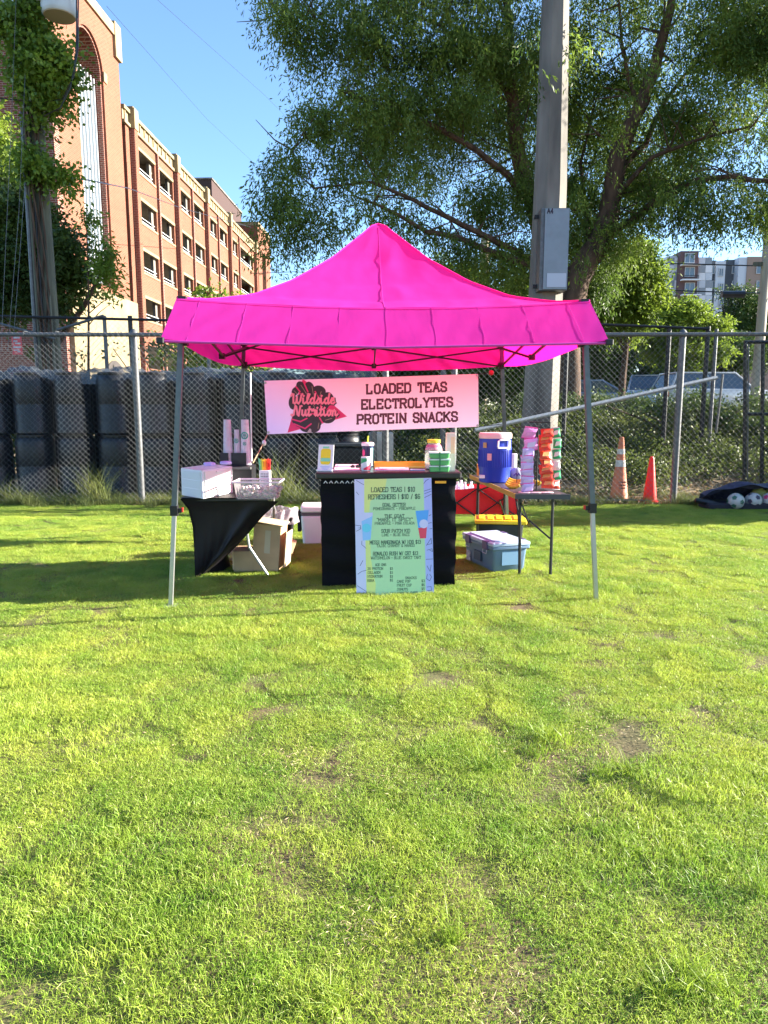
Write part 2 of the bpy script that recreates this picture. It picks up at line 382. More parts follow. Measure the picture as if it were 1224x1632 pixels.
def bush(name, label, cat, blobs, n, nl, leng, ls, lw, m, loc, droop=.1, group=None, trunk=None, keep=None, parent=None, spread=.05):
    P, _ = blobs_points(blobs, n)
    if keep is not None: P = P[noise_keep(P, keep[0], keep[1], keep[2])]
    vq = strand_leaves(P, leng, nl, droop, ls, lw, spread)
    if trunk is None and parent is None:
        root = thing(name, label, cat, loc, 0, group); fast_mesh('foliage', vq, 4, m, root)
        tb = MB(); L = Vector(loc)
        for b in blobs[:10]:
            tb.tube([L + Vector((rnd.uniform(-.1, .1), rnd.uniform(-.1, .1), -.1)), L.lerp(Vector(b[:3]), .5) + Vector((0, 0, .1)), Vector(b[:3])], [.03, .02, .008], 5)
        tb.build('stem', M_bark, root, world=True)
        return root
    root = parent or thing(name, label, cat, loc, 0, group)
    fast_mesh('crown', vq, 4, m, root)
    if trunk: trunk.build('trunk', M_bark, root, smooth=True, world=True)
    return root
# ================================================================== SETTING
def sm(v, a, b):
    t = min(1, max(0, (v - a) / (b - a))); return t * t * (3 - 2 * t)
def th(x, y):
    s = sm(x, -.6, 1.8)
    return s * 1.15 * sm(y, 10.9, 16.2) + (1 - s) * 1.15 * sm(y, 14, 30)
def axis(a):
    return sorted(set(a))
xs = axis([-900, -500, -250, -120, -60, -40, -25, -16, -12] + [round(-9 + i * .4, 2) for i in range(60)] + [16, 20, 30, 50, 90, 160, 300, 600, 900])
ys = axis([-60, -20, -8, -2, 2, 5, 8, 10] + [round(10.4 + i * .35, 2) for i in range(62)] + [34, 40, 60, 100, 180, 320, 600, 1200, 2200])
gm = MB()
gm.v = [Vector((x, y, th(x, y) + (.03 * math.sin(x * 2.1 + y) * math.sin(y * 1.7) if 10.6 < y < 17 else 0))) for y in ys for x in xs]
nx = len(xs)
gm.f = [(j * nx + i, j * nx + i + 1, (j + 1) * nx + i + 1, (j + 1) * nx + i) for j in range(len(ys) - 1) for i in range(nx - 1)]; gm.m = [0] * len(gm.f)
struct(gm.build('ground', M_dirt, smooth=True))
M_soil = mat('lawn_soil', (.11, .11, .035), .95, col2=(.13, .085, .045), vscale=2.2, bump=.6, bscale=60)
lw = MB(); lw.poly([(-30, -20, .004), (30, -20, .004), (30, 10.35, .004), (-30, 10.35, .004)])
struct(lw.build('lawn', M_soil))
st = MB(); st.poly([(2.6, 18, 1.156), (300, 18, 1.156), (300, 60, 1.156), (-300, 60, 1.156), (-300, 32, 1.156), (-2, 32, 1.156)])
struct(st.build('street', M_asph))
kb = MB(); kb.box((12, 17.7, 1.2), (18, .3, .26)); struct(kb.build('kerb', M_stone))
# yellow-white kerb stones seen through the fence on the right
t = thing('concrete_kerb_block', 'pale concrete kerb blocks atop the bank behind the right fence', 'kerb block', (8.2, 16.9, 1.12))
for i in range(4):
    MB().rbox((-1.3 + i * .95, 0, .10), (.92, .3, .26), .04).build('block', M_stone, t)

# ------------------------------------------------------------------ parking garage
GA = math.atan2(1, .038)
gar = thing('parking_garage', 'orange brick multi-storey parking garage with open decks and a tall arched tower', 'building', (-16.9 + .038 * 36.2, 36.2, 0), GA)
def gbox(mb, u0, u1, d0, d1, z0, z1, mi=0): mb.box(((u0 + u1) / 2, (d0 + d1) / 2, (z0 + z1) / 2), (u1 - u0, abs(d1 - d0), z1 - z0), mi=mi)
tw = MB()
gbox(tw, 0, 2.3, 0, .7, 7.75, 22.2); gbox(tw, 5.5, 7.8, 0, .7, 7.75, 22.2); gbox(tw, 2.3, 5.5, 0, .7, 7.75, 8.15)
arc = [(3.9 + 1.6 * math.cos(a), 19.4 + 1.6 * math.sin(a)) for a in [PI * k / 16 for k in range(17)]]
for k in range(16):
    (a0, z0), (a1, z1) = arc[k], arc[k + 1]
    tw.prism([(a0, 0, z0), (a1, 0, z1), (a1, 0, 22.2), (a0, 0, 22.2)], (0, .7, 0))
gbox(tw, 0, 7.8, 6, 6.6, 1, 22.2); gbox(tw, 7.4, 7.79, .7, 6, 8, 22.2)
tw.build('tower_wall', M_brick, gar)
wing = MB(); gbox(wing, -.6, -.005, 0.0, 30, 1, 21.9); wing.build('side_wall', M_brick2, gar)
# arch reveal, dark brick, slightly proud
rv = MB()
for k in range(16):
    (a0, z0), (a1, z1) = arc[k], arc[k + 1]
    f = .93
    b0 = (3.9 + (a0 - 3.9) * f, 19.4 + (z0 - 19.4) * f); b1 = (3.9 + (a1 - 3.9) * f, 19.4 + (z1 - 19.4) * f)
    rv.prism([(a0, .12, z0), (b0[0], .12, b0[1]), (b1[0], .12, b1[1]), (a1, .12, z1)], (0, 1.2, 0))
gbox(rv, 2.31, 2.42, .12, 1.3, 8.16, 19.39); gbox(rv, 5.38, 5.49, .12, 1.3, 8.16, 19.39)
rv.build('arch_reveal', M_brick2, gar)
bk = MB(); gbox(bk, 2.2, 5.6, 3.2, 3.4, 8, 21.6); gbox(bk, 2.2, 2.3, .7, 3.2, 8, 21.6); gbox(bk, 5.5, 5.6, .7, 3.2, 8, 21.6)
bk.build('stair_well', mat('stair_wall', (.42, .34, .22), .9), gar)
gl = MB(); gbox(gl, 2.45, 5.35, .62, .64, 8.2, 18.6)
M_tglass = mat('grey_glazing', (.34, .42, .48), .18, spec=.8)
gl.build('glazing', M_tglass, gar)
for k in range(8):
    m = MB(); u = 2.5 + k * (2.8 / 7); gbox(m, u - .05, u + .05, .42, .56, 8.16, 19.15); m.build('mullion', M_white, gar)
for z in (18.7, 18.2, 14.6, 11.6):
    m = MB(); gbox(m, 2.44, 5.36, .565, .61, z - .07, z + .07); m.build('transom', M_white, gar)
cp = MB(); gbox(cp, -.15, 7.1, -.12, 1.0, 22.2, 22.75); gbox(cp, 7.1, 7.95, -.16, 1.0, 21.1, 22.95)
cp.build('tower_coping', M_stone, gar)
im = MB(); gbox(im, 5.5, 5.9, -.06, .4, 19.1, 19.6); im.build('impost_block', M_stone, gar)
bs = MB(); gbox(bs, -.25, 8.3, -.25, 6, .9, 7.74); bs.build('stone_base', M_stone, gar)
ad = MB()
for u0, u1, zt in ((3.2, 5.6, 4.1),):
    c = (u0 + u1) / 2; r = (u1 - u0) / 2
    pts = [(u0, -.30, .9), (u1, -.30, .9)] + [(c + r * math.cos(PI * k / 10), -.30, zt - r * .8 + r * .8 * math.sin(PI * k / 10)) for k in range(11)]
    ad.prism(pts, (0, .04, 0))
ad.build('doorway', M_dark, gar)
# decks
rows = [(15.85, 17.3), (12.9, 14.35), (9.9, 11.35), (7.0, 8.45), (4.0, 5.45)]
zb = [(17.3, 17.95), (14.35, 15.85), (11.35, 12.9), (8.45, 9.9), (5.45, 7.0), (1.0, 4.0)]
wins = [(10.2, 13.05), (13.7, 16.6), (17.75, 20.6), (21.2, 24.1), (25.2, 28.0), (28.6, 31.5), (32.7, 35.5), (36.2, 42.2)]
wl = MB()
for z0, z1 in zb: gbox(wl, 8.32, 43.6, .0, .2, z0, z1)
edges = [8.3] + [e for w in wins for e in w] + [43.6]
for k in range(0, len(edges), 2):
    for z0, z1 in rows: gbox(wl, edges[k], edges[k + 1], 0.0, .2, z0, z1)
wl.build('wall', M_brick, gar)
dk = MB()
for z in (17.5, 14.6, 11.6, 8.6, 5.6, 2.6): gbox(dk, 8.4, 43.5, .36, 14, z, z + .5)
gbox(dk, 8.4, 43.5, 14, 14.3, 1, 18)
for k in range(8):
    u = 9.3 + k * 4.4
    gbox(dk, u, u + .5, 5, 5.5, 1, 17.4); gbox(dk, u, u + .5, .5, 13, 16.9, 17.45)
dk.build('parking_deck', mat('deck_concrete', (.30, .27, .22), .9, var=.2, vscale=1), gar)
M_rail = mat('rail_metal', (.55, .57, .58), .5, metal=.3)
for (u0, u1) in wins:
    for ri, (z0, z1) in enumerate(rows):
        if ri == 4: continue
        w = MB(); gbox(w, u0 - .12, u1 + .05, -.05, .12, z1 - .10, z1 + .08); o = w.build('window_opening', M_stone, gar)
        s = MB(); gbox(s, u0 - .12, u1 + .05, -.05, .16, z0 - .07, z0 + .05); s.build('sill', M_stone, o)
        r = MB()
        for zz in (.22, .42): gbox(r, u0, u1, .15, .18, z0 + zz, z0 + zz + .04)
        r.build('guard_rail', M_rail, o)
        c = MB(); gbox(c, u1 - .42, u1 - .05, .21, .40, z0, z1); c.build('column', M_conc, o)
for u, wd in ((9.2, .5), (17.1, .5), (24.6, .5), (32.1, .5), (43.0, .5), (13.38, .22), (20.9, .22), (28.3, .22), (35.85, .22)):
    p = MB(); gbox(p, u - wd / 2, u + wd / 2, -.32 if wd > .3 else -.16, -.003, 1.0, 17.95)
    p.build('pilaster', M_brick2 if wd < .3 else [M_brick, M_brick2][0], gar)
    if wd > .3:
        q = MB(); gbox(q, u - wd / 2 - .06, u + wd / 2 + .06, -.37, .5, 17.95, 19.1); gbox(q, u - .2, u + .2, -.25, .35, 19.1, 19.22)
        q.build('parapet_post', M_stone, gar)
        b = MB(); gbox(b, u - wd / 2 - .03, u - wd / 2 - .004, -.30, -.02, 1, 17.9); b.build('pilaster_shade_face', M_brick2, gar)  # darker brick paints the shade on each wide pilaster's near face
pp = MB(); gbox(pp, 7.95, 43.5, .0, .3, 17.96, 18.95); gbox(pp, 7.95, 43.5, -.14, -.003, 17.97, 18.14); gbox(pp, 7.95, 43.5, -.14, -.003, 18.74, 18.94)
u = 8.2
while u < 43.3:
    gbox(pp, u, u + .14, -.06, -.004, 18.145, 18.735); u += .78
pp.build('parapet', M_stone, gar)
ht = MB(); gbox(ht, 35, 47, 2.2, 13, 18, 23.0); ht.build('lift_tower', mat('brown_cladding', (.045, .022, .018), .8), gar)
hc = MB(); gbox(hc, 34.9, 47.1, 2.1, 13.1, 23.01, 23.15); hc.build('lift_tower_coping', M_conc, gar)
et = MB(); gbox(et, 43.65, 45.6, -.3, 6, 1, 20.9); gbox(et, 47.7, 50.3, -.3, 6, 1, 20.9); gbox(et, 45.6, 47.7, -.3, 6, 18.6, 20.9); gbox(et, 45.6, 47.7, 2, 6, 1, 18.6)
et.build('end_tower', M_brick, gar)
eg = MB(); gbox(eg, 45.65, 47.65, .8, .85, 2, 17.2); eg.build('end_glazing', M_tglass, gar)
ec = MB(); gbox(ec, 43.6, 50.4, -.4, 6.1, 20.91, 21.3); ec.build('end_coping', M_stone, gar)

# ------------------------------------------------------------------ apartment building far right
AY = 150.
apt = thing('apartment_building', 'distant apartment block with checkered grey and white panels on the right', 'building', (62, AY, 0))
def pbox(x0, x1, ytop, dY, m, name='wall_section', depth=8, zb_=2.0, par=None):
    a = at(x0, ytop, AY + dY); b = at(x1, ytop, AY + dY); mb = MB()
    mb.box(((a.x + b.x) / 2, AY + dY + depth / 2, (a.z + zb_) / 2), (b.x - a.x, depth, a.z - zb_)); return mb.build(name, m, par or apt, world=True)
Mg = [mat('panel_white', (.60, .62, .65), .6), mat('panel_grey', (.22, .25, .28), .6), mat('panel_pale', (.46, .50, .55), .6)]
M_slate = mat('wall_slate', (.075, .085, .10), .7); M_maroon = mat('wall_maroon', (.10, .055, .055), .7); M_tan = mat('wall_tan', (.26, .19, .15), .7)
pbox(1048, 1064, 415, 3, M_slate); pbox(1064, 1085, 408, 0, Mg[2]); pbox(1085, 1114, 400, -1.5, M_maroon); pbox(1114, 1134.5, 410, 0, Mg[2])
pbox(1134.5, 1142, 415, 1, M_slate); pbox(1142, 1157, 416, .5, Mg[2]); pbox(1157, 1178, 414, 2, M_slate); pbox(1178, 1192, 410, .2, Mg[2]); pbox(1192, 1290, 409, 0, M_tan)
k = 0
for xa, xb in ((1064, 1074.5), (1074.5, 1085), (1114, 1124), (1124, 1134.5)):
    for r, yy in enumerate(range(411, 482, 12)):
        c = [0, 1, 2][(r * 2 + int(xa) // 10 + k) % 3]; p0 = at(xa + .2, yy, AY - .05); p1 = at(xb - .2, yy + 11.5, AY - .05)
        m = MB(); m.box(((p0.x + p1.x) / 2, AY - .06, (p0.z + p1.z) / 2), (p1.x - p0.x, .1, p0.z - p1.z)); m.build('facade_panel', Mg[c], apt, world=True)
    k += 1
def awin(x0, x1, y0, y1, Y, m=None, frame=True):
    p0 = at(x0, y0, Y); p1 = at(x1, y1, Y); cx, cz, w, h = (p0.x + p1.x) / 2, (p0.z + p1.z) / 2, p1.x - p0.x, p0.z - p1.z
    o = MB(); 
    for sx_ in (-1, 1): o.box((cx + sx_ * w / 2, Y - .08, cz), (.12, .12, h + .12))
    for sz in (-1, 1): o.box((cx, Y - .08, cz + sz * h / 2), (w - .12, .12, .12))
    o.box((cx, Y - .08, cz), (.1, .1, h - .12))
    f = o.build('window', M_white, apt, world=True)
    g = MB(); g.box((cx, Y - .03, cz), (w, .04, h)); g.build('pane', M_glass, f, world=True)
Yb = AY - 1.55
for y0 in (404, 426, 451, 475):
    awin(1092, 1106, y0, y0 + 15, Yb)
for y0 in (423, 447, 471):
    p0 = at(1084, y0, Yb); p1 = at(1114, y0, Yb)
    b = MB(); b.box(((p0.x + p1.x) / 2, Yb - .6, p0.z), (p1.x - p0.x, 1.2, .25)); o = b.build('balcony', Mg[0], apt, world=True)
    for zz in (-1.9, -2.3, -2.7):
        pass
    r = MB(); z = p0.z - 3.1
    for q in range(12): r.box((p0.x + .4 + q * (p1.x - p0.x - .8) / 11, Yb - 1.1, z + .45), (.06, .06, .9))
    r.box(((p0.x + p1.x) / 2, Yb - 1.1, z + .93), (p1.x - p0.x - .6, .08, .08)); r.build('railing', M_blackmetal, o, world=True)
for x0, x1, Y, ysl in ((1146, 1152, AY + .45, (428, 452, 476)), (1167, 1174, AY + 1.95, (424, 448, 472)), (1135.5, 1141, AY + .95, (424, 448)), (1206, 1222, AY - .05, (424, 448)), (1051, 1059, AY + 2.95, (424, 448))):
    for y0 in ysl: awin(x0, x1, y0, y0 + 12, Y)

# ------------------------------------------------------------------ chain link fences
def chain(x0, x1, y, z0, z1, w=.0415, rad=.0022, slope=0.0):
    out = []; nk = int((x1 - x0) / w); nj = int((z1 - z0) / w)
    tri = np.array([[math.cos(a), math.sin(a)] for a in (0.5, 2.6, 4.7)]) * rad
    kk, jj = np.meshgrid(np.arange(nk), np.arange(nj + 1), indexing='ij')
    off = np.random.default_rng(3)
    X = x0 + kk * w + w * ((jj + kk) % 2) + np.where((jj + kk) % 2 == 0, .001, -.001)
    Z = z0 + jj * w; Y = y + np.where((jj + kk) % 2 == 0, .003, -.003) + .012 * np.sin(X * 1.3) * np.sin(Z * 1.9)
    X = X + .006 * np.sin(Z * 3 + X * .7)
    P = np.stack([X, Y, Z], -1)
    a, b = P[:, :-1], P[:, 1:]
    q = []
    for e in range(3):
        t0 = tri[e]; t1 = tri[(e + 1) % 3]
        o0 = np.array([t0[0], t0[1], 0]); o1 = np.array([t1[0], t1[1], 0])
        q.append(np.stack([a + o0, a + o1, b + o1, b + o0], axis=2))
    return np.concatenate([x.reshape(-1, 3) for x in q])
FY = 10.42
fence = thing('chain_link_fence', 'tall galvanized chain link fence running behind the pink tent along the lawn', 'fence', (0, FY, 0))
fpx = [-9.6, -6.6, -3.60, .02, .12, .95, 1.12, 4.33, 7.6, 10.8]
def fpost(x, r=.038, h=2.46, lean=0, par=fence, y=FY + .05, m=M_galv):
    p = MB(); p.tube([(x, y, -.05), (x + lean, y, h)], r, 12); p.lathe([(r * 1.25, 0), (r * 1.25, .03), (r * .6, .07), (.001, .085)], (x + lean, y, h), 12)
    return p.build('post', m, par, smooth=True, world=True)
for x in (-9.6, -6.6): fpost(x)
fpost(-3.60, .048); fpost(4.30, .048); fpost(-.15, .045); fpost(.02, .05); fpost(.86, .04); fpost(1.02, .045); fpost(7.6); fpost(10.8)
tr_ = MB(); tr_.tube([(-12, FY + .0, 2.47), (-4, FY, 2.455), (0, FY, 2.45), (5, FY, 2.46), (13, FY, 2.49)], .030, 10); tr_.build('top_rail', M_galv, fence, smooth=True, world=True)
tw_ = MB(); tw_.tube([(-12, FY - .02, .07), (13, FY - .02, .07)], .004, 5); tw_.build('tension_wire', M_wire, fence, world=True)
panels = [(-12, -9.6), (-9.6, -6.6), (-6.6, -3.6), (-3.6, -.15), (.02, .86), (1.02, 4.3), (4.3, 7.6), (7.6, 11)]
panels = [(-9.6, -6.6), (-6.6, -3.6), (-3.6, -.07), (-.07, .94), (.94, 4.3), (4.3, 7.6), (7.6, 9.6)]
for a, b in panels:
    fast_mesh('chain_link_mesh', chain(a, b, FY - .035, .04, 2.50), 4, M_wire, fence)
tie = MB()
for i in range(52):
    x = -11 + i * .45; tie.tube([(x, FY - .04, 2.44), (x + .02, FY - .045, 2.50), (x + .03, FY + .04, 2.50), (x + .04, FY + .04, 2.44)], .004, 4)
struct(tie.build('tie_wire', M_wire, fence, world=True), 'stuff')

BY = 13.3
bf = thing('black_framed_fence', 'second taller chain link fence with black rails standing further back', 'fence', (0, BY, 0))
for x0, y0, x1, y1 in ((-40, 503, 330, 512), (905, 515, 1130, 524)):
    a = at(x0, y0, BY); b = at(x1, y1, BY); r = MB(); r.tube([a, b], .024, 8); r.build('top_rail', M_blackmetal, bf, smooth=True, world=True)
for px, yt, m in ((165, 503, M_galv), (206, 503, M_blackmetal), (-20, 503, M_galv), (330, 510, M_galv), (1130, 520, M_blackmetal), (1143, 524, M_galv), (1068, 520, M_blackmetal), (905, 515, M_blackmetal)):
    p = at(px, yt, BY); q = MB(); q.tube([(p.x, BY + .03, -.1), (p.x, BY + .03, p.z)], .042 if m == M_blackmetal else .035, 10); q.build('post', m, bf, smooth=True, world=True)
a = at(91, 526, BY); b = at(165, 503, BY); q = MB(); q.tube([a, b], .025, 8); q.build('brace', M_galv, bf, smooth=True, world=True)
a = at(0, 516, BY); b = at(88, 540, BY); q = MB(); q.tube([a, b], .025, 8); q.build('brace', M_galv, bf, smooth=True, world=True)
fast_mesh('chain_link_mesh', chain(-8.2, -3.6, BY, 1.9, 3.1, w=.05, rad=.0022), 4, M_wire, bf)
fast_mesh('chain_link_mesh', chain(3.8, 6.2, BY, .6, 2.95, w=.05, rad=.002), 4, M_blackmetal, bf)
# gate panels to the right with dark frame
gt = thing('fence_gate', 'dark framed chain link gate leaning ajar behind the fence at the far right', 'gate', tuple(at(1190, 800, 11.3).xy) + (0,))
for px, yt, yb, m in ((1188, 545, 775, M_blackmetal), (1193, 548, 770, M_galv), (1216, 548, 770, M_blackmetal), (1240, 548, 770, M_blackmetal)):
    a = at(px, yt, 11.4); b = at(px - 2, yb, 11.4); q = MB(); q.tube([a, b], .03 if m == M_blackmetal else .012, 8); q.build('frame_post', m, gt, smooth=True, world=True)
for y in (545, 660):
    a = at(1186, y, 11.4); b = at(1300, y, 11.4); q = MB(); q.tube([a, b], .028, 8); q.build('frame_rail', M_blackmetal, gt, smooth=True, world=True)
fast_mesh('chain_link_mesh', chain(at(1190, 700, 11.4).x, 7.4, 11.4, .3, 2.4, w=.05, rad=.0025), 4, M_blackmetal, gt)
# loose galvanized pipe lying diagonally against the fence
pa, pb = at(757, 686, 11.0), at(1142, 602, 11.9)
pipe = MB(); pipe.tube([pa, pb], .034, 10); o = pipe.build('loose_pipe', mat('pipe_pale', (.34, .36, .37), .45, metal=.3), smooth=True)
tag(o, 'long pale galvanized pipe running diagonally behind the right half of the fence', 'pipe')
lp = MB(); lp.tube([at(1152, 596, 12), at(1146, 650, 12), at(1141, 690, 12.05)], .02, 8); o = lp.build('bent_pipe', M_galv, smooth=True)
tag(o, 'short bent grey pipe standing next to the black post behind the right fence', 'pipe')
# red sign on the fence at the left
sg = thing('warning_sign', 'small red and white sign hanging on the fence at the left edge', 'sign', tuple(at(28, 560, BY - .1)))
c = at(27, 549, BY - .1); w_, h_ = .18, .36
MB().box((0, 0, 0), (w_, .006, h_)).build('sign_plate', mat('sign_red', (.62, .08, .09), .5), sg)
sg.location = c
wm = MB()
for i, (x, z, w, h) in enumerate(((0, .12, .12, .03), (-.02, .06, .07, .025), (.02, .02, .10, .025), (0, -.05, .13, .03), (-.01, -.10, .09, .02), (.03, -.13, .05, .02))):
    wm.box((x, -.006, z), (w, .003, h))
wm.build('sign_marks', M_white, sg)
# ------------------------------------------------------------------ concrete light pole with steel cabinet
PY = 12.2
pt, pm_, pbm = at(885, 0, PY), at(877, 300, PY), at(862, 640, PY)
cpole = thing('concrete_pole', 'massive tapered concrete light pole rising behind the tent beside the tree', 'pole', (pbm.x, PY, 0))
q = MB()
def octr(c, r):
    return [(c.x + r * math.cos(PI / 8 + PI / 4 * k), PY + r * math.sin(PI / 8 + PI / 4 * k), c.z) for k in range(8)]
levels = [(Vector((pbm.x - .06, PY, -.1)), .335), (pbm, .30), (pm_, .265), (pt, .215), (pt + (pt - pm_) * 1.3, .16)]
vs = [p for c, r in levels for p in octr(c, r)]
q.add(vs, [(i * 8 + k, i * 8 + (k + 1) % 8, (i + 1) * 8 + (k + 1) % 8, (i + 1) * 8 + k) for i in range(4) for k in range(8)])
q.build('shaft', M_conc, cpole, world=True)
M_cab = mat('cabinet_grey', (.20, .225, .25), .45, metal=.35, var=.06, vscale=6)
a, b = at(861, 334, PY - .36), at(901, 464, PY - .36)
cab = thing('electrical_cabinet', 'tall narrow grey steel cabinet bolted high on the concrete pole', 'electrical box', ((a.x + b.x) / 2, PY - .38, b.z))
w, h = b.x - a.x, a.z - b.z
MB().box((0, .08, h / 2), (w, .30, h)).build('housing', M_conc and M_galv, cab)
a2 = at(865, 336, PY - .5)
MB().box((w * .06, -.085, h / 2), (w * .86, .02, h * .98)).build('door', M_cab, cab)
MB().box((w * .10, -.10, h * .12), (w * .68, .004, h * .17)).build('label_plate', mat('pale_label', (.40, .44, .50), .5), cab)
lab = MB()
slab_text(lab, 'A4', lambda x, y, d: Vector((x, -.0985 - d, y)), .07, .014, -w * .30, h * .93, serif=False)
lab.build('lettering', M_ink, cab)
br_ = MB(); br_.box((-w * .52, .12, h * .93), (.12, .05, .06)); br_.box((-w * .52, .12, h * .07), (.12, .05, .06)); br_.build('bracket', M_blackmetal, cab)

# ------------------------------------------------------------------ utility pole, transformers, ivy (left)
UY = 13.6
up0, up1 = at(84, 560, UY), at(44, 0, UY)
upole = thing('utility_pole', 'old wooden utility pole wrapped in ivy at the left edge', 'pole', (up0.x, UY, 0))
d = (up1 - up0) / (up1.z - up0.z)
q = MB(); q.tube([up0 - d * up0.z - V(0, 0, .1), up0, up0.lerp(up1, .5), up1, up1 + d * 2.5], [.15, .145, .135, .125, .12], 16); q.build('shaft', M_wood, upole, smooth=True, world=True)
for dx, r, m, zt in ((-.22, .035, M_galv, 6.6), (-.15, .03, M_wood, 7.4), (.10, .022, M_wood, 5.2), (-.06, .02, M_blackplastic, 8)):
    q = MB(); e = up0 + V(dx, -.18, 0); f_ = up0 + d * (zt - up0.z) + V(dx * .8, -.16, 0); q.tube([e - V(0, 0, up0.z), e, f_], r, 10); q.build('conduit', m, upole, smooth=True, world=True)
M_trans = mat('transformer_paint', (.50, .55, .58), .5, var=.12, vscale=4)
for i, (x0, x1, yb, Y, lab_) in enumerate(((68, 122, 26, 13.2, 'grey transformer can right of the ivy pole, seen nearly whole'), (-42, 22, 46, 13.9, 'pale grey transformer can cut off by the left edge of the photo'))):
    a, b = at(x0, yb, Y), at(x1, yb, Y); r = (b.x - a.x) / 2; c = (a + b) / 2
    tr = thing('transformer', lab_, 'transformer', tuple(c), 0, 'transformers on the utility pole')
    MB().lathe([(r * .9, .0), (r * .97, .03), (r, .06), (r, 1.15), (r * .9, 1.25), (.001, 1.3)], n=28).build('tank', M_trans, tr, smooth=True)
    MB().lathe([(.001, -.01), (r * .86, -.012), (r * .88, .01)], n=24).build('base_rim', mat('tank_base', (.42, .36, .26), .8), tr, smooth=True)
    k = MB(); k.box((-r * .8, -.2, .32), (.16, .12, .3)); k.build('bracket', M_trans, tr)
def spray(c, n, r, m, ls=.10, lwd=.04):
    pass
ivb = [(20, 30, 26), (60, 60, 30), (95, 70, 26), (110, 55, 18), (60, 110, 34), (95, 110, 28), (80, 160, 28), (72, 200, 26), (85, 230, 24), (60, 250, 30), (95, 260, 24), (115, 275, 16), (125, 20, 8), (60, 10, 30), (112, 290, 14)]
ivb = [blob_px(x - 4, y, r * .84, UY - .25, .8, 1.1) for x, y, r in ivb]
iv = thing('ivy', 'bright green ivy climbing the wooden utility pole', 'climbing plant', (up0.x, UY - .4, 0))
P, _ = blobs_points(ivb, 3400); P = P[noise_keep(P, 3.2, -.7, 5)]
fast_mesh('foliage', strand_leaves(P, .35, 6, .5, .095, .06, .06), 4, M_ivy, iv)
q = MB()
for k in range(6):
    pts = [up0 + d * (z - up0.z) + V(.10 * math.sin(z * 1.1 + k), -.2 + .05 * math.cos(k + z), 0) for z in [0 + i * .5 for i in range(18)]]
    q.tube(pts, .014, 5)
q.build('stem', M_bark, iv, world=True)

def limb(tb, pts, r0, r1, n=9):
    pts = [Vector(p) for p in pts]; out = []
    for i in range(len(pts) - 1):
        for k in range(3):
            t = k / 3; out.append(pts[i].lerp(pts[i + 1], t) + Vector((rnd.uniform(-1, 1), rnd.uniform(-1, 1), rnd.uniform(-1, 1))) * r1 * (.6 if (i + k) else 0))
    out.append(pts[-1]); m = len(out)
    tb.tube(out, [r0 + (r1 - r0) * i / (m - 1) for i in range(m)], n)
    return out
def twigs(tb, pts, n, L, r, droop=.0):
    for _ in range(n):
        i = rnd.randrange(len(pts) // 4, len(pts)); p = pts[i]
        dv = Vector((rnd.uniform(-1, 1), rnd.uniform(-.8, .8), rnd.uniform(-.2, 1))).normalized() * L * rnd.uniform(.5, 1.2)
        q = p + dv * .5 + Vector((0, 0, rnd.uniform(-.1, .15))); e = p + dv - Vector((0, 0, droop))
        tb.tube([p, q, e], [r, r * .6, r * .25], 5)

# dark tree behind the utility pole
tb = MB(); b0 = at(110, 600, 16); limb(tb, [(b0.x - 1.6, 16, 0), (b0.x - 1.7, 16, 2.5), (b0.x - 1.3, 16, 4.5)], .14, .06); limb(tb, [(b0.x - 1.6, 16, 1.2), (b0.x - .7, 16, 2.2), (b0.x + .5, 15.8, 3.6), (b0.x + 1.2, 15.6, 4.6)], .1, .03)
bl = [blob_px(x, y, r, Y, 1, .9) for x, y, r, Y in ((10, 420, 50, 16), (60, 380, 50, 16.5), (20, 480, 50, 16), (100, 400, 38, 15.6), (50, 470, 50, 16.5), (120, 370, 24, 15.2), (110, 440, 34, 16), (135, 355, 14, 15), (90, 490, 36, 16), (30, 340, 40, 16), (-30, 400, 60, 17), (-30, 300, 60, 17))]
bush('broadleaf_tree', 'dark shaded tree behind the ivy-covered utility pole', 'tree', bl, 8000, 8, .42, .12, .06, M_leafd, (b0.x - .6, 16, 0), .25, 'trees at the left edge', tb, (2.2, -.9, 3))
tb = MB(); limb(tb, [(-10.6, 18.5, 0), (-10.8, 18.5, 3), (-10.5, 18.5, 6)], .2, .06)
bl = [blob_px(x, y, r, Y, 1, .9) for x, y, r, Y in ((10, 270, 36, 18.5), (-30, 300, 60, 19), (22, 310, 34, 18.2), (-20, 230, 40, 19), (-60, 200, 60, 19))]
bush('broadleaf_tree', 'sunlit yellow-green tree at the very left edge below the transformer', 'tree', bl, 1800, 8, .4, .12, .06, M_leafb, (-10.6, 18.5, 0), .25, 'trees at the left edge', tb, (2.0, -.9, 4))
# sapling in front of the stone base
tb = MB(); s0, s1 = at(141, 590, 15), at(137, 330, 15); tb.tube([(s0.x, 15, 0), s0, s0.lerp(s1, .5) + V(.03, 0, 0), s1], [.03, .028, .02, .01], 6)
for (x0, y0, x1, y1) in ((140, 480, 170, 420), (141, 500, 185, 470), (139, 430, 160, 395), (140, 520, 175, 485), (138, 400, 118, 380)):
    tb.tube([at(x0, y0, 15), at((x0 + x1) / 2, (y0 + y1) / 2 - 4, 15), at(x1, y1, 15)], [.012, .009, .004], 5)
bl = [blob_px(x, y, r, 15, 1, 1) for x, y, r in ((165, 405, 14), (172, 430, 16), (178, 455, 12), (160, 380, 10), (150, 470, 8), (190, 478, 6), (145, 345, 12), (160, 420, 12), (172, 405, 9))]
bush('sapling', 'slender sapling with sparse bright leaves in front of the garage stone base', 'tree', bl, 230, 6, .22, .12, .04, M_ivy, (s0.x, 15, 0), .5, None, tb)
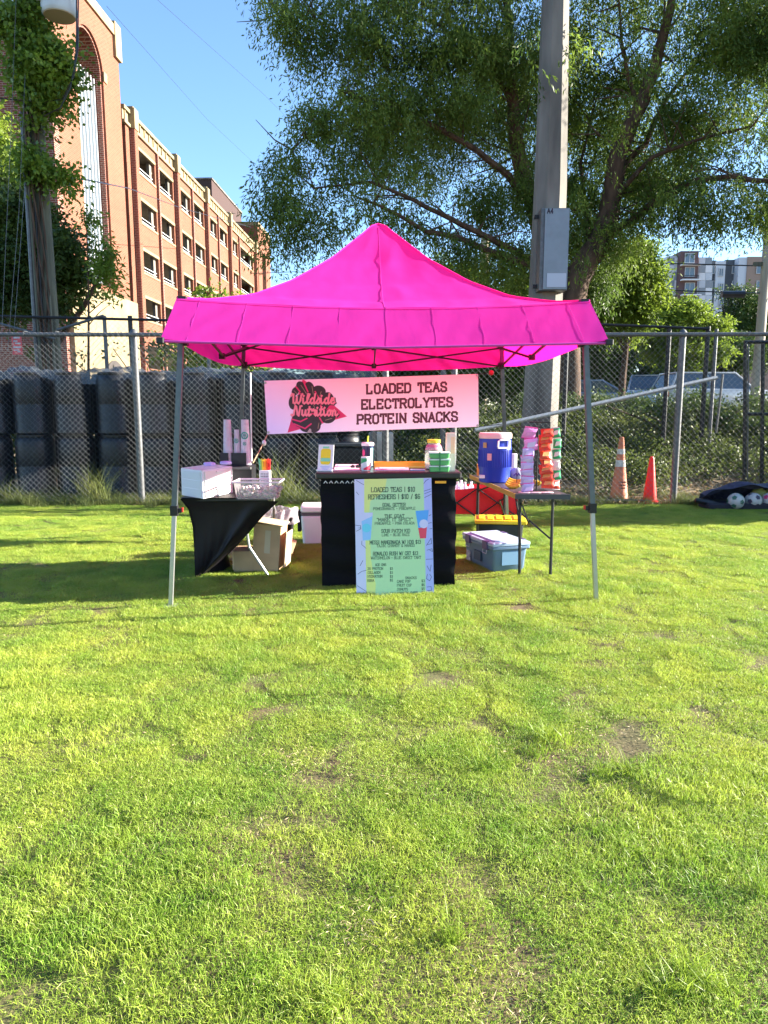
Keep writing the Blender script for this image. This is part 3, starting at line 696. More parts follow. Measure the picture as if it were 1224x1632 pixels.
# shrubs in front of garage over canopy edge
for i, (bl, lab_, m, Y) in enumerate(((((640 - 300, 470, 16), (325, 468, 12), (360, 478, 12), (392, 478, 10), (342, 480, 24)), 'yellow-green shrub tips showing just above the left slope of the pink canopy', M_leafb, 30.),)):
    B = [blob_px(x, y, r, Y, 1, .9) for x, y, r in bl]; B.append((B[0][0], Y, 3, 2.5, 2, 2, .5))
    bush('shrub', lab_, 'shrub', B, 900, 7, .6, .22, .10, m, (B[0][0], Y, 1.1), .0)
B = [blob_px(x, y, r, 15.2, 1, .8) for x, y, r in ((255, 560, 22), (225, 560, 16), (60, 560, 24), (110, 570, 18), (180, 555, 14), (290, 565, 20), (340, 570, 20), (400, 575, 22), (460, 585, 20), (520, 570, 26), (560, 590, 26))]
B += [(x, 15.2, .9, .9, .6, .9, 1.0) for x in [-8.5 + i * .9 for i in range(11)]]  # hedge added as a dark backdrop to the gaps between drums
bush('hedge', 'dark green hedge added behind the black drums to keep their gaps dark', 'hedge', B, 4200, 7, .3, .09, .05, M_hedge, (-4, 15.2, 0), .1)

# ------------------------------------------------------------------ great willow oak
TY = 16.5
tb = MB()
def pp_(l): return [at(x, y, Y) for x, y, Y in l]
base = at(908, 640, TY)
tpts = [(base.x, TY, .9)] + pp_([(908, 600, TY), (903, 530, TY), (905, 480, TY)])
tb.tube(tpts, [.28, .25, .30, .36], 14)
L1 = pp_([(905, 482, TY), (925, 430, TY), (955, 385, TY), (974, 330, TY), (982, 260, 16.3), (1010, 190, 16), (1045, 110, 15.7), (1068, 20, 15.2), (1080, -80, 15)])
out = limb(tb, L1, .33, .05, 12); twigs(tb, out, 26, 1.3, .035)
L2 = pp_([(902, 482, TY), (880, 430, TY), (862, 360, TY), (836, 290, 16.4), (820, 220, 16.2), (815, 140, 16), (812, 40, 15.8), (800, -60, 15.5)])
out = limb(tb, L2, .28, .05, 10); twigs(tb, out, 22, 1.3, .03)
for l, r0, r1 in (([(895, 470, 16.5), (850, 425, 16.0), (790, 405, 15.4), (735, 380, 14.8), (680, 368, 14.4), (610, 330, 14), (560, 310, 13.8)], .14, .02),
                  ([(880, 440, 16.4), (820, 400, 15.8), (760, 370, 15), (700, 340, 14.6), (640, 310, 14.2), (590, 290, 14), (500, 300, 13.8)], .11, .02),
                  ([(860, 350, 16.4), (810, 280, 15.8), (760, 240, 15.3), (690, 200, 14.8), (620, 170, 14.4), (540, 150, 14)], .12, .02),
                  ([(955, 385, 16.5), (1010, 350, 16.2), (1055, 312, 15.8), (1110, 286, 15.4), (1170, 282, 15), (1250, 292, 14.8)], .13, .05),
                  ([(985, 270, 16.3), (1030, 230, 16.6), (1055, 170, 17), (1090, 120, 17.2), (1150, 60, 17.2)], .10, .03),
                  ([(975, 320, 16.4), (1040, 250, 15.6), (1120, 220, 15), (1200, 200, 14.6)], .08, .02),
                  ([(1020, 180, 16), (1000, 120, 16), (990, 60, 15.8), (985, -20, 15.6)], .07, .02),
                  ([(940, 410, 16.5), (935, 340, 16.9), (925, 260, 17.2), (950, 160, 17.2)], .10, .02),
                  ([(816, 160, 16), (770, 90, 15.6), (700, 40, 15.2), (620, 10, 15)], .08, .02),
                  ([(560, 150, 14.3), (500, 200, 14), (450, 260, 13.8)], .03, .01), ([(520, 40, 15), (470, 20, 14.8), (430, 10, 14.6)], .03, .01)):
    out = limb(tb, pp_(l), r0 * .75, r1 * .8, 8); twigs(tb, out, 12, .9, .02)
C = [(430, 8, 18, 13.6), (470, 30, 36, 14), (490, 90, 22, 14), (560, 40, 60, 14.4), (640, 45, 75, 14.8), (740, 45, 75, 15.2), (820, 60, 60, 15.6), (560, 115, 48, 14.2), (630, 130, 62, 14.6), (720, 135, 72, 15), (800, 140, 60, 15.6),
     (505, 180, 36, 14), (575, 200, 58, 14.2), (655, 215, 62, 14.6), (740, 215, 58, 15.2), (815, 215, 44, 15.6), (455, 250, 30, 13.8), (510, 262, 46, 14), (580, 278, 52, 14.2), (655, 285, 42, 14.5), (725, 290, 40, 15),
     (430, 300, 26, 13.8), (465, 325, 38, 13.8), (530, 325, 42, 14), (585, 325, 24, 14), (440, 372, 20, 13.7), (475, 380, 22, 13.8), (510, 368, 18, 13.9), (462, 405, 10, 13.7), (420, 345, 18, 13.7), (545, 355, 18, 14),
     (625, 330, 26, 14.3), (665, 350, 26, 14.5), (705, 372, 26, 14.8), (745, 392, 30, 15), (790, 410, 34, 15.6), (800, 340, 40, 15.8), (832, 400, 34, 16), (770, 310, 36, 15.6), (835, 300, 34, 16), (835, 440, 26, 16.4), (860, 250, 26, 16.8),
     (905, 50, 40, 16.6), (960, 50, 55, 16.5), (1030, 50, 52, 16), (1110, 50, 70, 15.6), (1190, 50, 70, 15.2), (1250, 80, 60, 15), (935, 140, 40, 17), (1000, 110, 34, 17), (1090, 140, 60, 15.8), (1160, 150, 70, 15.4), (1230, 160, 50, 15),
     (935, 225, 40, 17), (975, 180, 26, 17.2), (1080, 215, 50, 16), (1145, 240, 62, 15.4), (1215, 250, 50, 15), (930, 300, 34, 17), (1020, 275, 34, 16.6), (1070, 290, 46, 15.8), (1010, 330, 40, 16.4), (955, 330, 24, 17), (925, 365, 36, 17),
     (985, 375, 34, 16.4), (1035, 345, 26, 16), (955, 440, 30, 17), (1105, 325, 32, 15.4), (1150, 335, 24, 15.2), (1190, 320, 30, 15), (1230, 330, 30, 15), (1120, 365, 14, 15.2), (1200, 350, 10, 15), (900, 395, 28, 17.4), (890, 300, 30, 17.6), (890, 180, 30, 17.6), (985, 420, 16, 16.6), (930, 455, 26, 17.2)]
C += [(920, 300, 16, 14.5), (960, 260, 14, 14.4), (990, 200, 18, 14.2), (930, 400, 18, 14.8), (960, 350, 14, 14.6), (1005, 150, 14, 14), (1030, 90, 18, 13.8), (900, 350, 14, 14.6), (1060, 300, 20, 14.5), (1120, 290, 20, 14.4), (1180, 285, 18, 14.2), (850, 50, 16, 12.6), (905, 70, 20, 12.4), (862, 120, 12, 12.0), (415, 330, 14, 13.6), (405, 300, 12, 13.6), (430, 405, 12, 13.6), (425, 260, 16, 13.7)]
bl = [blob_px(x, y, r * .98, Y, 1.15, .9, 2.2 if r < 40 else 1) for x, y, r, Y in C]
bl += [(x, y, z, r, r, r * .8, .55) for x, y, z, r in ((-1, 15, 10.8, 2.2), (1.5, 16, 11.6, 2.6), (4.5, 16.5, 11.6, 2.6), (7.5, 16, 10.6, 2.4), (9, 15.5, 8.5, 2.2), (9.4, 15.5, 6.2, 1.6), (3, 18.5, 9, 2.2), (6, 18.5, 8, 2), (0.5, 18, 8, 1.8))]
P, ix = blobs_points(bl, 47000); small = np.array([b[6] > 2 for b in bl])[ix]; P = P[(noise_keep(P, 2.2, -1.6, 8) & noise_keep(P, 7.0, -1.1, 18)) | small]
oak = thing('willow_oak', 'huge spreading oak with fine hanging foliage behind the tent and concrete pole', 'tree', (base.x, TY, .9))
vq = strand_leaves(P, .50, 16, 1.0, .10, .026, .038)
fast_mesh('crown', vq, 4, M_leaf, oak)
tb.build('trunk', M_bark, oak, smooth=True, world=True)
print('oak leaves', len(vq) // 4)

# trees in the background on the right and centre
def small_tree(lab_, blx, Y, m, n, nl=8, leng=.5, ls=.12, lwd=.05, group='trees beyond the fence on the right', z0=1.1, keep=(1.6, -.8, 2), tpx=None, tr_r=.14):
    B = [blob_px(x, y, r, Y, 1, .9) for x, y, r in blx]
    cx = sum(b[0] for b in B) / len(B) if tpx is None else at(tpx, 600, Y).x
    tb = MB(); top = max(b[2] for b in B)
    out = limb(tb, [(cx, Y, z0 - .1), (cx + .1, Y, z0 + (top - z0) * .4), (cx, Y, z0 + (top - z0) * .75)], tr_r, tr_r * .35); 
    for b in B[:7]: tb.tube([out[len(out) // 2], Vector(b[:3])], [tr_r * .4, .015], 5)
    return bush('leafy_tree', lab_, 'tree', B, n, nl, leng, ls, lwd, m, (cx, Y, z0), .35, group, tb, keep)
small_tree('bright yellow-green tree just right of the oak trunk', [(1000, 430, 44), (1020, 400, 26), (960, 460, 32), (1010, 470, 44), (960, 500, 34), (1035, 440, 22), (1000, 500, 40), (940, 500, 26), (1045, 470, 20)], 24, M_leafb, 6500, ls=.13)
small_tree('low yellow-green tree in front of the distant apartment block', [(1060, 505, 34), (1100, 500, 30), (1030, 520, 34), (1075, 535, 34), (1115, 525, 26), (1145, 520, 22), (1120, 550, 24), (1060, 560, 30), (1095, 575, 20), (1150, 560, 18)], 40, M_leafb, 5200, ls=.2, lwd=.08, keep=(1.4, -.7, 6))
small_tree('rounded darker tree at the right edge below the apartments', [(1150, 485, 24), (1180, 478, 28), (1210, 485, 28), (1165, 515, 34), (1205, 520, 38), (1240, 500, 36), (1180, 550, 34), (1225, 560, 36)], 50, M_leafd, 5200, ls=.17, lwd=.08, keep=(1.2, -.9, 7))
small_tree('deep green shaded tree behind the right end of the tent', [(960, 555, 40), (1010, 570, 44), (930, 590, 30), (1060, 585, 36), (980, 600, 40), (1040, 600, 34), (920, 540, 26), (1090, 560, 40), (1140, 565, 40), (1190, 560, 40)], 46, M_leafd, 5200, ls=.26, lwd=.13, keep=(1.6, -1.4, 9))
small_tree('yellow-green trees behind the thin wooden pole above the canopy', [(710, 430, 18), (730, 445, 24), (760, 440, 26), (790, 440, 28), (815, 455, 28), (745, 470, 30), (790, 480, 34), (840, 470, 26), (690, 440, 10), (700, 405, 10)], 30, M_leafb, 5600, ls=.15, group=None, tpx=770)
small_tree('bright tree filling the gap behind the fence between drums and pole', [(640, 560, 50), (700, 570, 50), (760, 570, 50), (820, 570, 46), (660, 610, 40), (740, 610, 46), (810, 615, 40), (600, 590, 40), (870, 580, 40)], 23, M_leafd, 6000, ls=.13, lwd=.06, group=None, keep=(1.4, -1.2, 12))
# low hedge along the parking area
B = []
for i in range(11):
    x = 3.2 + i * .37; B.append((x, 15.6, 1.36, .42, .4, .42 + .08 * math.sin(i * 2.2), 1))
bush('hedge', 'low clipped hedge in front of the parked cars behind the fence', 'hedge', B, 2600, 6, .12, .055, .03, M_hedge, (5, 15.6, 1.0), 0, None)
B = [(8.4 + i * .5, 15.4, 1.3, .5, .45, .5, 1) for i in range(5)]
bush('hedge', 'dark clipped hedge at the right edge behind the gate', 'hedge', B, 1100, 6, .15, .06, .035, M_hedge, (9.4, 15.4, 1.0), 0, None)
# unseen shrubs added past the right edge to shade the lawn by the fence
B = [(7.1 + i * .7, 9.55 + .12 * i, 1.0 + .2 * math.sin(i * 1.7), .6, .45, 1.15 + .2 * math.sin(i * 2.3), 1) for i in range(9)] + [(7.4 + i * .7, 10.25 + .13 * i, 1.0, .6, .42, 1.1 + .2 * math.sin(i * 3.1), 1) for i in range(8)]
bush('hedge', 'unseen tall shrub row added beyond the right edge to shade the lawn', 'hedge', B, 9000, 6, .2, .09, .05, M_hedge, (8.5, 9.6, 0), 0, None)

# ground cover on the bank behind the right part of the fence
n = 21000
X = rng.uniform(-.5, 12, n); Y = 11.15 + rng.random(n) ** .8 * 5.0
H = np.array([th(a, b) for a, b in zip(X, Y)])
hn = .5 + .5 * (np.sin(X * 2.3 + 1) * np.sin(Y * 2.0) + np.sin(X * 5.1 + Y * 3)) * .5
keep = (hn > .22) & ~((Y < 12.1) & (hn < .55))
Z = H + rng.random(n) * (.12 + .42 * hn); P = np.stack([X, Y, Z], 1)[keep]
gc = fast_mesh('ground_cover', strand_leaves(P, .16, 6, .1, .06, .036, .05), 4, M_cover); struct(gc, 'stuff')
# dry leaves and thin weeds along the fence foot
n = 9000; X = rng.uniform(-8, 9, n); Y = rng.uniform(10.3, 12.2, n); P = np.stack([X, Y, np.array([th(a, b) for a, b in zip(X, Y)]) + .01 + rng.random(n) * .03], 1)
D = rng.normal(size=(n, 3)); D[:, 2] *= .25; D = unit(D)
M_dry = mat('dry_leaf', (.34, .25, .13), .8, col2=(.18, .12, .06), vscale=6, trans=.2)
o = fast_mesh('leaf_litter', leaf_quads(P, D, .05 + .03 * rng.random(n), .02 + .02 * rng.random(n)), 4, M_dry); struct(o, 'stuff')

B = [blob_px(x, y, r, 14.2, 1, 1.1) for x, y, r in ((1112, 640, 18), (1130, 665, 20), (1100, 690, 18), (1160, 680, 22), (1200, 640, 16), (1210, 690, 26), (1075, 655, 14), (950, 640, 14), (1020, 655, 12))]
bush('shrub', 'loose leafy shrubs on the bank in front of the parked cars', 'shrub', B, 900, 7, .25, .07, .04, M_hedge, (6.2, 14.2, .6), .1)
# ------------------------------------------------------------------ lawn grass
def grass_material():
    m = bpy.data.materials.new('grass_blade'); m.use_nodes = True; nt = m.node_tree
    b = nt.nodes['Principled BSDF']; out = nt.nodes['Material Output']
    b.inputs['Roughness'].default_value = .45; b.inputs['Specular IOR Level'].default_value = .35
    geo = nt.nodes.new('ShaderNodeNewGeometry'); oi = nt.nodes.new('ShaderNodeObjectInfo')
    def noise(sc, det=3):
        n = nt.nodes.new('ShaderNodeTexNoise'); n.inputs['Scale'].default_value = sc; n.inputs['Detail'].default_value = det
        nt.links.new(geo.outputs['Position'], n.inputs['Vector']); return n
    def ramp(src, els):
        r = nt.nodes.new('ShaderNodeValToRGB'); e = r.color_ramp.elements
        e[0].position, e[0].color = els[0][0], (*els[0][1], 1); e[1].position, e[1].color = els[1][0], (*els[1][1], 1)
        for p, c in els[2:]:
            k = e.new(p); k.color = (*c, 1)
        nt.links.new(src, r.inputs[0]); return r
    n1 = noise(.9); r1 = ramp(n1.outputs['Fac'], [(.34, (.185, .35, .033)), (.66, (.47, .56, .06))])
    n2 = noise(4.5); r2 = ramp(n2.outputs['Fac'], [(.34, (.15, .31, .035)), (.70, (.49, .55, .09))])
    mx = nt.nodes.new('ShaderNodeMixRGB'); mx.inputs[0].default_value = .5
    nt.links.new(r1.outputs[0], mx.inputs[1]); nt.links.new(r2.outputs[0], mx.inputs[2])
    n3 = noise(160, 1); r3 = ramp(n3.outputs['Fac'], [(.60, (0, 0, 0)), (.68, (1, 1, 1))])
    mx2 = nt.nodes.new('ShaderNodeMixRGB'); nt.links.new(r3.outputs[0], mx2.inputs[0]); nt.links.new(mx.outputs[0], mx2.inputs[1]); mx2.inputs[2].default_value = (.55, .48, .22, 1)
    nt.links.new(mx2.outputs[0], b.inputs['Base Color'])
    t = nt.nodes.new('ShaderNodeBsdfTranslucent'); nt.links.new(mx2.outputs[0], t.inputs[0])
    ms = nt.nodes.new('ShaderNodeMixShader'); ms.inputs[0].default_value = .40
    nt.links.new(b.outputs[0], ms.inputs[1]); nt.links.new(t.outputs[0], ms.inputs[2]); nt.links.new(ms.outputs[0], out.inputs[0])
    return m
M_grass = grass_material()
def blades(n, rad, hmin, hmax, wd, lean, seed):
    """n curved blades (5 verts, tri+quad as two quads) scattered over a disc"""
    r = np.random.default_rng(seed); a = r.random(n) * 6.283; q = np.sqrt(r.random(n)) * rad
    x, y = q * np.cos(a), q * np.sin(a); h = hmin + (hmax - hmin) * r.random(n) ** 1.5; w = wd * (.6 + .8 * r.random(n))
    th_ = r.random(n) * 6.283; ld = r.random(n) * 6.283; ll = h * lean * (.3 + 1.0 * r.random(n))
    sx_, sy_ = np.cos(th_) * w / 2, np.sin(th_) * w / 2; lx, ly = np.cos(ld) * ll, np.sin(ld) * ll; z0 = np.zeros(n) - .004
    def P(fx, s, z): return np.stack([x + lx * fx + sx_ * s, y + ly * fx + sy_ * s, z], 1)
    A, B = P(0, -1, z0), P(0, 1, z0); C, D = P(.28, .85, h * .55), P(.28, -.85, h * .55); E, F = P(1, .12, h), P(1, -.12, h)
    return np.concatenate([np.stack([A, B, C, D], 1), np.stack([D, C, E, F], 1)], 1).reshape(-1, 3)
def instanced(name, variants, pts, rots, scs, vidx, m):
    """one object: patch meshes and scatter points in one mesh, instanced by geometry nodes"""
    vv = np.concatenate(variants); nq = [len(v) // 4 for v in variants]
    me = bpy.data.meshes.new(name); nv = len(vv); npnt = len(pts)
    allv = np.concatenate([vv, pts]); me.vertices.add(len(allv)); me.vertices.foreach_set('co', allv.astype(np.float32).ravel())
    q = nv // 4; me.loops.add(nv); me.loops.foreach_set('vertex_index', np.arange(nv, dtype=np.int32))
    me.polygons.add(q); me.polygons.foreach_set('loop_start', np.arange(0, nv, 4, dtype=np.int32)); me.update(calc_edges=True)
    ida = np.concatenate([np.repeat(np.arange(len(variants)), [len(v) for v in variants]), 100 + vidx]).astype(np.int32)
    at_ = me.attributes.new('vid', 'INT', 'POINT'); at_.data.foreach_set('value', ida)
    ra = np.zeros((len(allv), 3), np.float32); ra[nv:] = rots; at_ = me.attributes.new('rot', 'FLOAT_VECTOR', 'POINT'); at_.data.foreach_set('vector', ra.ravel())
    sa = np.ones((len(allv), 3), np.float32); sa[nv:] = scs; at_ = me.attributes.new('scl', 'FLOAT_VECTOR', 'POINT'); at_.data.foreach_set('vector', sa.ravel())
    me.materials.append(m); o = bpy.data.objects.new(name, me); COL.objects.link(o)
    ng = bpy.data.node_groups.new(name + '_scatter', 'GeometryNodeTree')
    ng.interface.new_socket('Geometry', in_out='INPUT', socket_type='NodeSocketGeometry'); ng.interface.new_socket('Geometry', in_out='OUTPUT', socket_type='NodeSocketGeometry')
    gi = ng.nodes.new('NodeGroupInput'); go = ng.nodes.new('NodeGroupOutput'); jn = ng.nodes.new('GeometryNodeJoinGeometry')
    def attr(nm, ty):
        a = ng.nodes.new('GeometryNodeInputNamedAttribute'); a.data_type = ty; a.inputs['Name'].default_value = nm; return a.outputs[0]
    vid = attr('vid', 'INT'); rot = attr('rot', 'FLOAT_VECTOR'); scl = attr('scl', 'FLOAT_VECTOR')
    def sel(value):
        c = ng.nodes.new('FunctionNodeCompare'); c.data_type = 'INT'; c.operation = 'EQUAL'
        ng.links.new(vid, c.inputs['A']); c.inputs['B'].default_value = value
        s = ng.nodes.new('GeometryNodeSeparateGeometry'); s.domain = 'POINT'
        ng.links.new(gi.outputs[0], s.inputs['Geometry']); ng.links.new(c.outputs[0], s.inputs['Selection']); return s.outputs['Selection']
    for k in range(len(variants)):
        i = ng.nodes.new('GeometryNodeInstanceOnPoints')
        ng.links.new(sel(100 + k), i.inputs['Points']); ng.links.new(sel(k), i.inputs['Instance'])
        ng.links.new(rot, i.inputs['Rotation']); ng.links.new(scl, i.inputs['Scale'])
        ng.links.new(i.outputs[0], jn.inputs[0])
    ng.links.new(jn.outputs[0], go.inputs[0])
    md = o.modifiers.new('scatter', 'NODES'); md.node_group = ng
    return struct(o, 'stuff')
bare = [(gr(1020, 1200), .24), (gr(405, 1360), .14), (gr(620, 1245), .08), (gr(960, 1235), .12), (gr(830, 1200), .12), (gr(1145, 1140), .12), (gr(470, 1220), .08), (gr(570, 1480), .08), (gr(800, 1590), .12), (gr(930, 1155), .14)]
def scatter(y0, y1, step, hs=1.0, marg=.5, xlim=None):
    pts = []
    y = y0
    while y < y1:
        hw = .57 * y + marg
        xx = -hw
        while xx < hw:
            p = (xx + rnd.uniform(-.5, .5) * step, y + rnd.uniform(-.5, .5) * step)
            if xlim is None or (xlim[0] < p[0] < xlim[1]): pts.append(p)
            xx += step
        y += step * .9
    return pts
R_ = .19
var_n = [blades(1700, R_, .006, .0155, .0019, 1.8, s) for s in (1, 2, 3)] + [blades(1100, R_, .010, .026, .0022, 1.4, 4)]
pts = scatter(1.15, 10.3, .17, marg=.9)
Pn, Rn, Sn, In = [], [], [], []
for x, y in pts:
    nz = math.sin(x * 2.3 + 1.1 * math.sin(y * 1.7)) * math.sin(y * 2.9 + x) + .6 * math.sin(x * 6.1 + y * 4.3) * math.sin(y * 7.7 - x * 2)
    f = 1.0
    for (c, r) in bare:
        dd = math.hypot(x - c.x, (y - c.y)) / r
        if dd < 1.5: f = min(f, dd / 1.5)
    if f < .45: continue
    Pn.append((x, y, .006 + .013 * math.sin(x * 9.3 + 2 * math.sin(y * 5)) * math.sin(y * 8.1 + x * 3))); Rn.append((rnd.uniform(-.08, .08), rnd.uniform(-.08, .08), rnd.uniform(0, 6.28)))
    hgt = (1.05 + .38 * nz) * (.35 + .65 * f); Sn.append((1.05, 1.05, max(.35, hgt))); In.append(3 if (nz > .55 and rnd.random() < .5) or rnd.random() < .05 else rnd.randrange(3))
instanced('lawn_grass', var_n, np.array(Pn), np.array(Rn), np.array(Sn), np.array(In), M_grass)
print('grass patches', len(Pn))
n = 2600; q = [bare[i % len(bare)] for i in range(n)]
P = np.array([[c.x + rnd.gauss(0, .75) * r, c.y + rnd.gauss(0, .75) * r, .008 + rnd.random() * .012] for c, r in q]); D = rng.normal(size=(n, 3)); D[:, 2] *= .3; D = unit(D)
o = fast_mesh('dead_thatch', leaf_quads(P, D, .012 + .018 * rng.random(n), .0014 + .0016 * rng.random(n)), 4, mat('thatch', (.55, .45, .26), .8, col2=(.25, .17, .09), vscale=25)); struct(o, 'stuff')
P = np.array([[rnd.uniform(-1, 1) * (.57 * y + .5), y, .02] for y in [1.2 + 8.8 * rnd.random() for _ in range(2600)]]); D = rng.normal(size=(2600, 3)); D[:, 2] = .2 + .3 * abs(D[:, 2]); D = unit(D)
o = fast_mesh('straw_bits', leaf_quads(P, D, .010 + .014 * rng.random(2600), .0015 + .0015 * rng.random(2600)), 4, bpy.data.materials['thatch']); struct(o, 'stuff')
# taller weed tufts on the lawn and rank grass along the fence foot
M_weed = mat('weed_grass', (.27, .36, .04), .45, col2=(.16, .26, .03), vscale=3, trans=.45)
var_t = [blades(60, .05, .06, .15, .0045, .9, 21), blades(90, .09, .05, .12, .005, 1.1, 22)]
tf = [(1100, 1560, .65), (1050, 1600, .5), (1140, 1590, .6), (1085, 1590, .6), (880, 1185, .9), (770, 1225, .8), (1000, 1235, .7), (960, 1240, .6), (1215, 1430, .6), (855, 1205, .6), (30, 1400, .6), (190, 1350, .5), (720, 1500, .6), (520, 1600, .6), (330, 1300, .4)]
P, Rr, S, I = [], [], [], []
for px, py, s in tf:
    c = gr(px, py); P.append((c.x, c.y, .004)); Rr.append((0, 0, rnd.uniform(0, 6))); S.append((s, s, s)); I.append(rnd.randrange(2))
instanced('weed_tufts', var_t, np.array(P), np.array(Rr), np.array(S), np.array(I), M_weed)
var_r = [blades(110, .12, .12, .38, .006, .9, 31), blades(90, .16, .08, .24, .006, 1.2, 32)]
P, Rr, S, I = [], [], [], []
for k in range(620):
    x = rnd.uniform(-8, 8); y = 10.42 + rnd.uniform(-.16, .35) + (rnd.random() ** 3) * -.3
    P.append((x, y, 0)); Rr.append((0, 0, rnd.uniform(0, 6))); s = rnd.uniform(.35, .9) * (1.0 if x < 0 else .72); S.append((s, s, s * rnd.uniform(.6, 1.1))); I.append(rnd.randrange(2))
for (px, py, s) in ((460, 780, 1.5), (450, 785, 1.3), (470, 790, 1.1), (440, 760, 1.6), (430, 740, 1.5), (140, 790, 1.1), (150, 770, 1.2), (160, 780, 1.0), (20, 785, 1.0), (5, 790, 1.4)):
    c = at(px, 800, 10.55); P.append((c.x, 10.6, 0)); Rr.append((0, 0, rnd.uniform(0, 6))); S.append((s, s, s * 1.5)); I.append(rnd.randrange(2))
M_rank = mat('rank_grass', (.17, .19, .05), .6, col2=(.13, .17, .045), vscale=3, trans=.35)
instanced('rank_grass', var_r, np.array(P), np.array(Rr), np.array(S), np.array(I), M_rank)
# thin dry grass over the verge between fence and bank on the right and behind drums
P, Rr, S, I = [], [], [], []
for k in range(500):
    x = rnd.uniform(-8, 9); y = rnd.uniform(10.5, 11.6)
    P.append((x, y, th(x, y))); Rr.append((0, 0, rnd.uniform(0, 6))); s = rnd.uniform(.3, .6); S.append((s, s, s * rnd.uniform(.5, .9))); I.append(rnd.randrange(2))
instanced('verge_weeds', var_r, np.array(P), np.array(Rr), np.array(S), np.array(I), M_rank)

# ------------------------------------------------------------------ black drums stacked behind the fence
DY = 11.75
ordn = ['first', 'second', 'third', 'fourth', 'fifth', 'sixth', 'seventh', 'eighth', 'ninth', 'tenth']
def drum(loc, label):
    t = thing('plastic_drum', label, 'drum', loc, 0, 'black plastic drums stacked behind the fence')
    prof = [(.29, 0), (.315, .02), (.315, .09), (.30, .11), (.318, .30), (.30, .32), (.30, .34), (.318, .36), (.318, .62), (.30, .64), (.30, .66), (.315, .68), (.305, .86), (.28, .93), (.262, .945)]
    prof = [(.27, 0), (.292, .02), (.292, .08), (.286, .10), (.292, .45), (.286, .47), (.286, .49), (.292, .51), (.290, .86), (.27, .93), (.25, .945)]
    MB().lathe(prof, n=32).build('barrel', M_blackplastic, t, smooth=True)
    MB().lathe([(.25, .93), (.256, .945), (.256, .985), (.24, .99), (.001, .975)], n=32).build('lid', M_blackplastic, t, smooth=True)
    return t
first = None
for i in range(9):
    x = at(-8 + i * 65, 700, DY).x
    for tier in range(2):
        lab = '%s drum from the left in the %s tier of black drums behind the fence' % (ordn[i], 'upper' if tier else 'lower')
        loc = (x + rnd.uniform(-.02, .02), DY + rnd.uniform(-.04, .04), .995 * tier)
        if first is None: first = drum(loc, lab)
        else: dup(first, loc, rnd.uniform(0, 6), lab)
for i in range(9):  # rear drums added to block light between the front ones
    x = at(-8 + i * 65, 700, DY).x + .34
    for tier in range(2): dup(first, (x, DY + .62, .995 * tier), rnd.uniform(0, 6), 'black plastic drum in an added rear row, keeping the front gaps dark')
# plastic film lying over the drum tops
M_film = clear('plastic_film', (.20, .23, .26), .62, .2)
t = MB()
def film(u, v):
    x = -6.8 + u * 6.6; y = DY - .20 + v * .6
    z = 2.02 + .04 * math.sin(x * 4.2 + v * 2) + .03 * math.sin(x * 11 + v * 7) + .02 * math.sin(x * 29 - v * 11) + (-.16 * (1 - v) ** 6) + .02 * math.sin(v * 20 + x * 3)
    return Vector((x, y, max(z, 1.995 - (.2 if v < .06 else 0))))
t.grid(film, 90, 14); o = t.build('plastic_film', M_film, smooth=True); tag(o, 'crinkled clear plastic film lying over the tops of the stacked black drums', 'plastic film')
# pale concrete-like cylinder and dark crate right of the drums
c = at(607, 770, 11.9); cc = MB().lathe([(.20, 0), (.21, .02), (.21, 1.0), (.19, 1.02), (.001, 1.02)], (0, 0, 0), 28).build('concrete_bollard', mat('pale_drum', (.40, .38, .34), .8, var=.15, vscale=6), None, smooth=True)
cc.location = (c.x, 11.9, 0); tag(cc, 'pale grey upright cylinder behind the fence, below the right half of the banner', 'bollard')
a, b = at(508, 708, 11.5), at(582, 800, 11.5)
t = thing('dark_bin', 'low black wheeled bin with a flat lid behind the fence, above the counter', 'bin', ((a.x + b.x) / 2, 11.55, 0))
w = b.x - a.x
MB().rbox((0, 0, a.z * .5 - .02), (w, .5, a.z - .05), .03).build('body', M_blackplastic, t); MB().rbox((0, 0, a.z + .0), (w * 1.06, .54, .05), .02).build('lid', mat('bin_lid', (.06, .065, .07), .5), t)

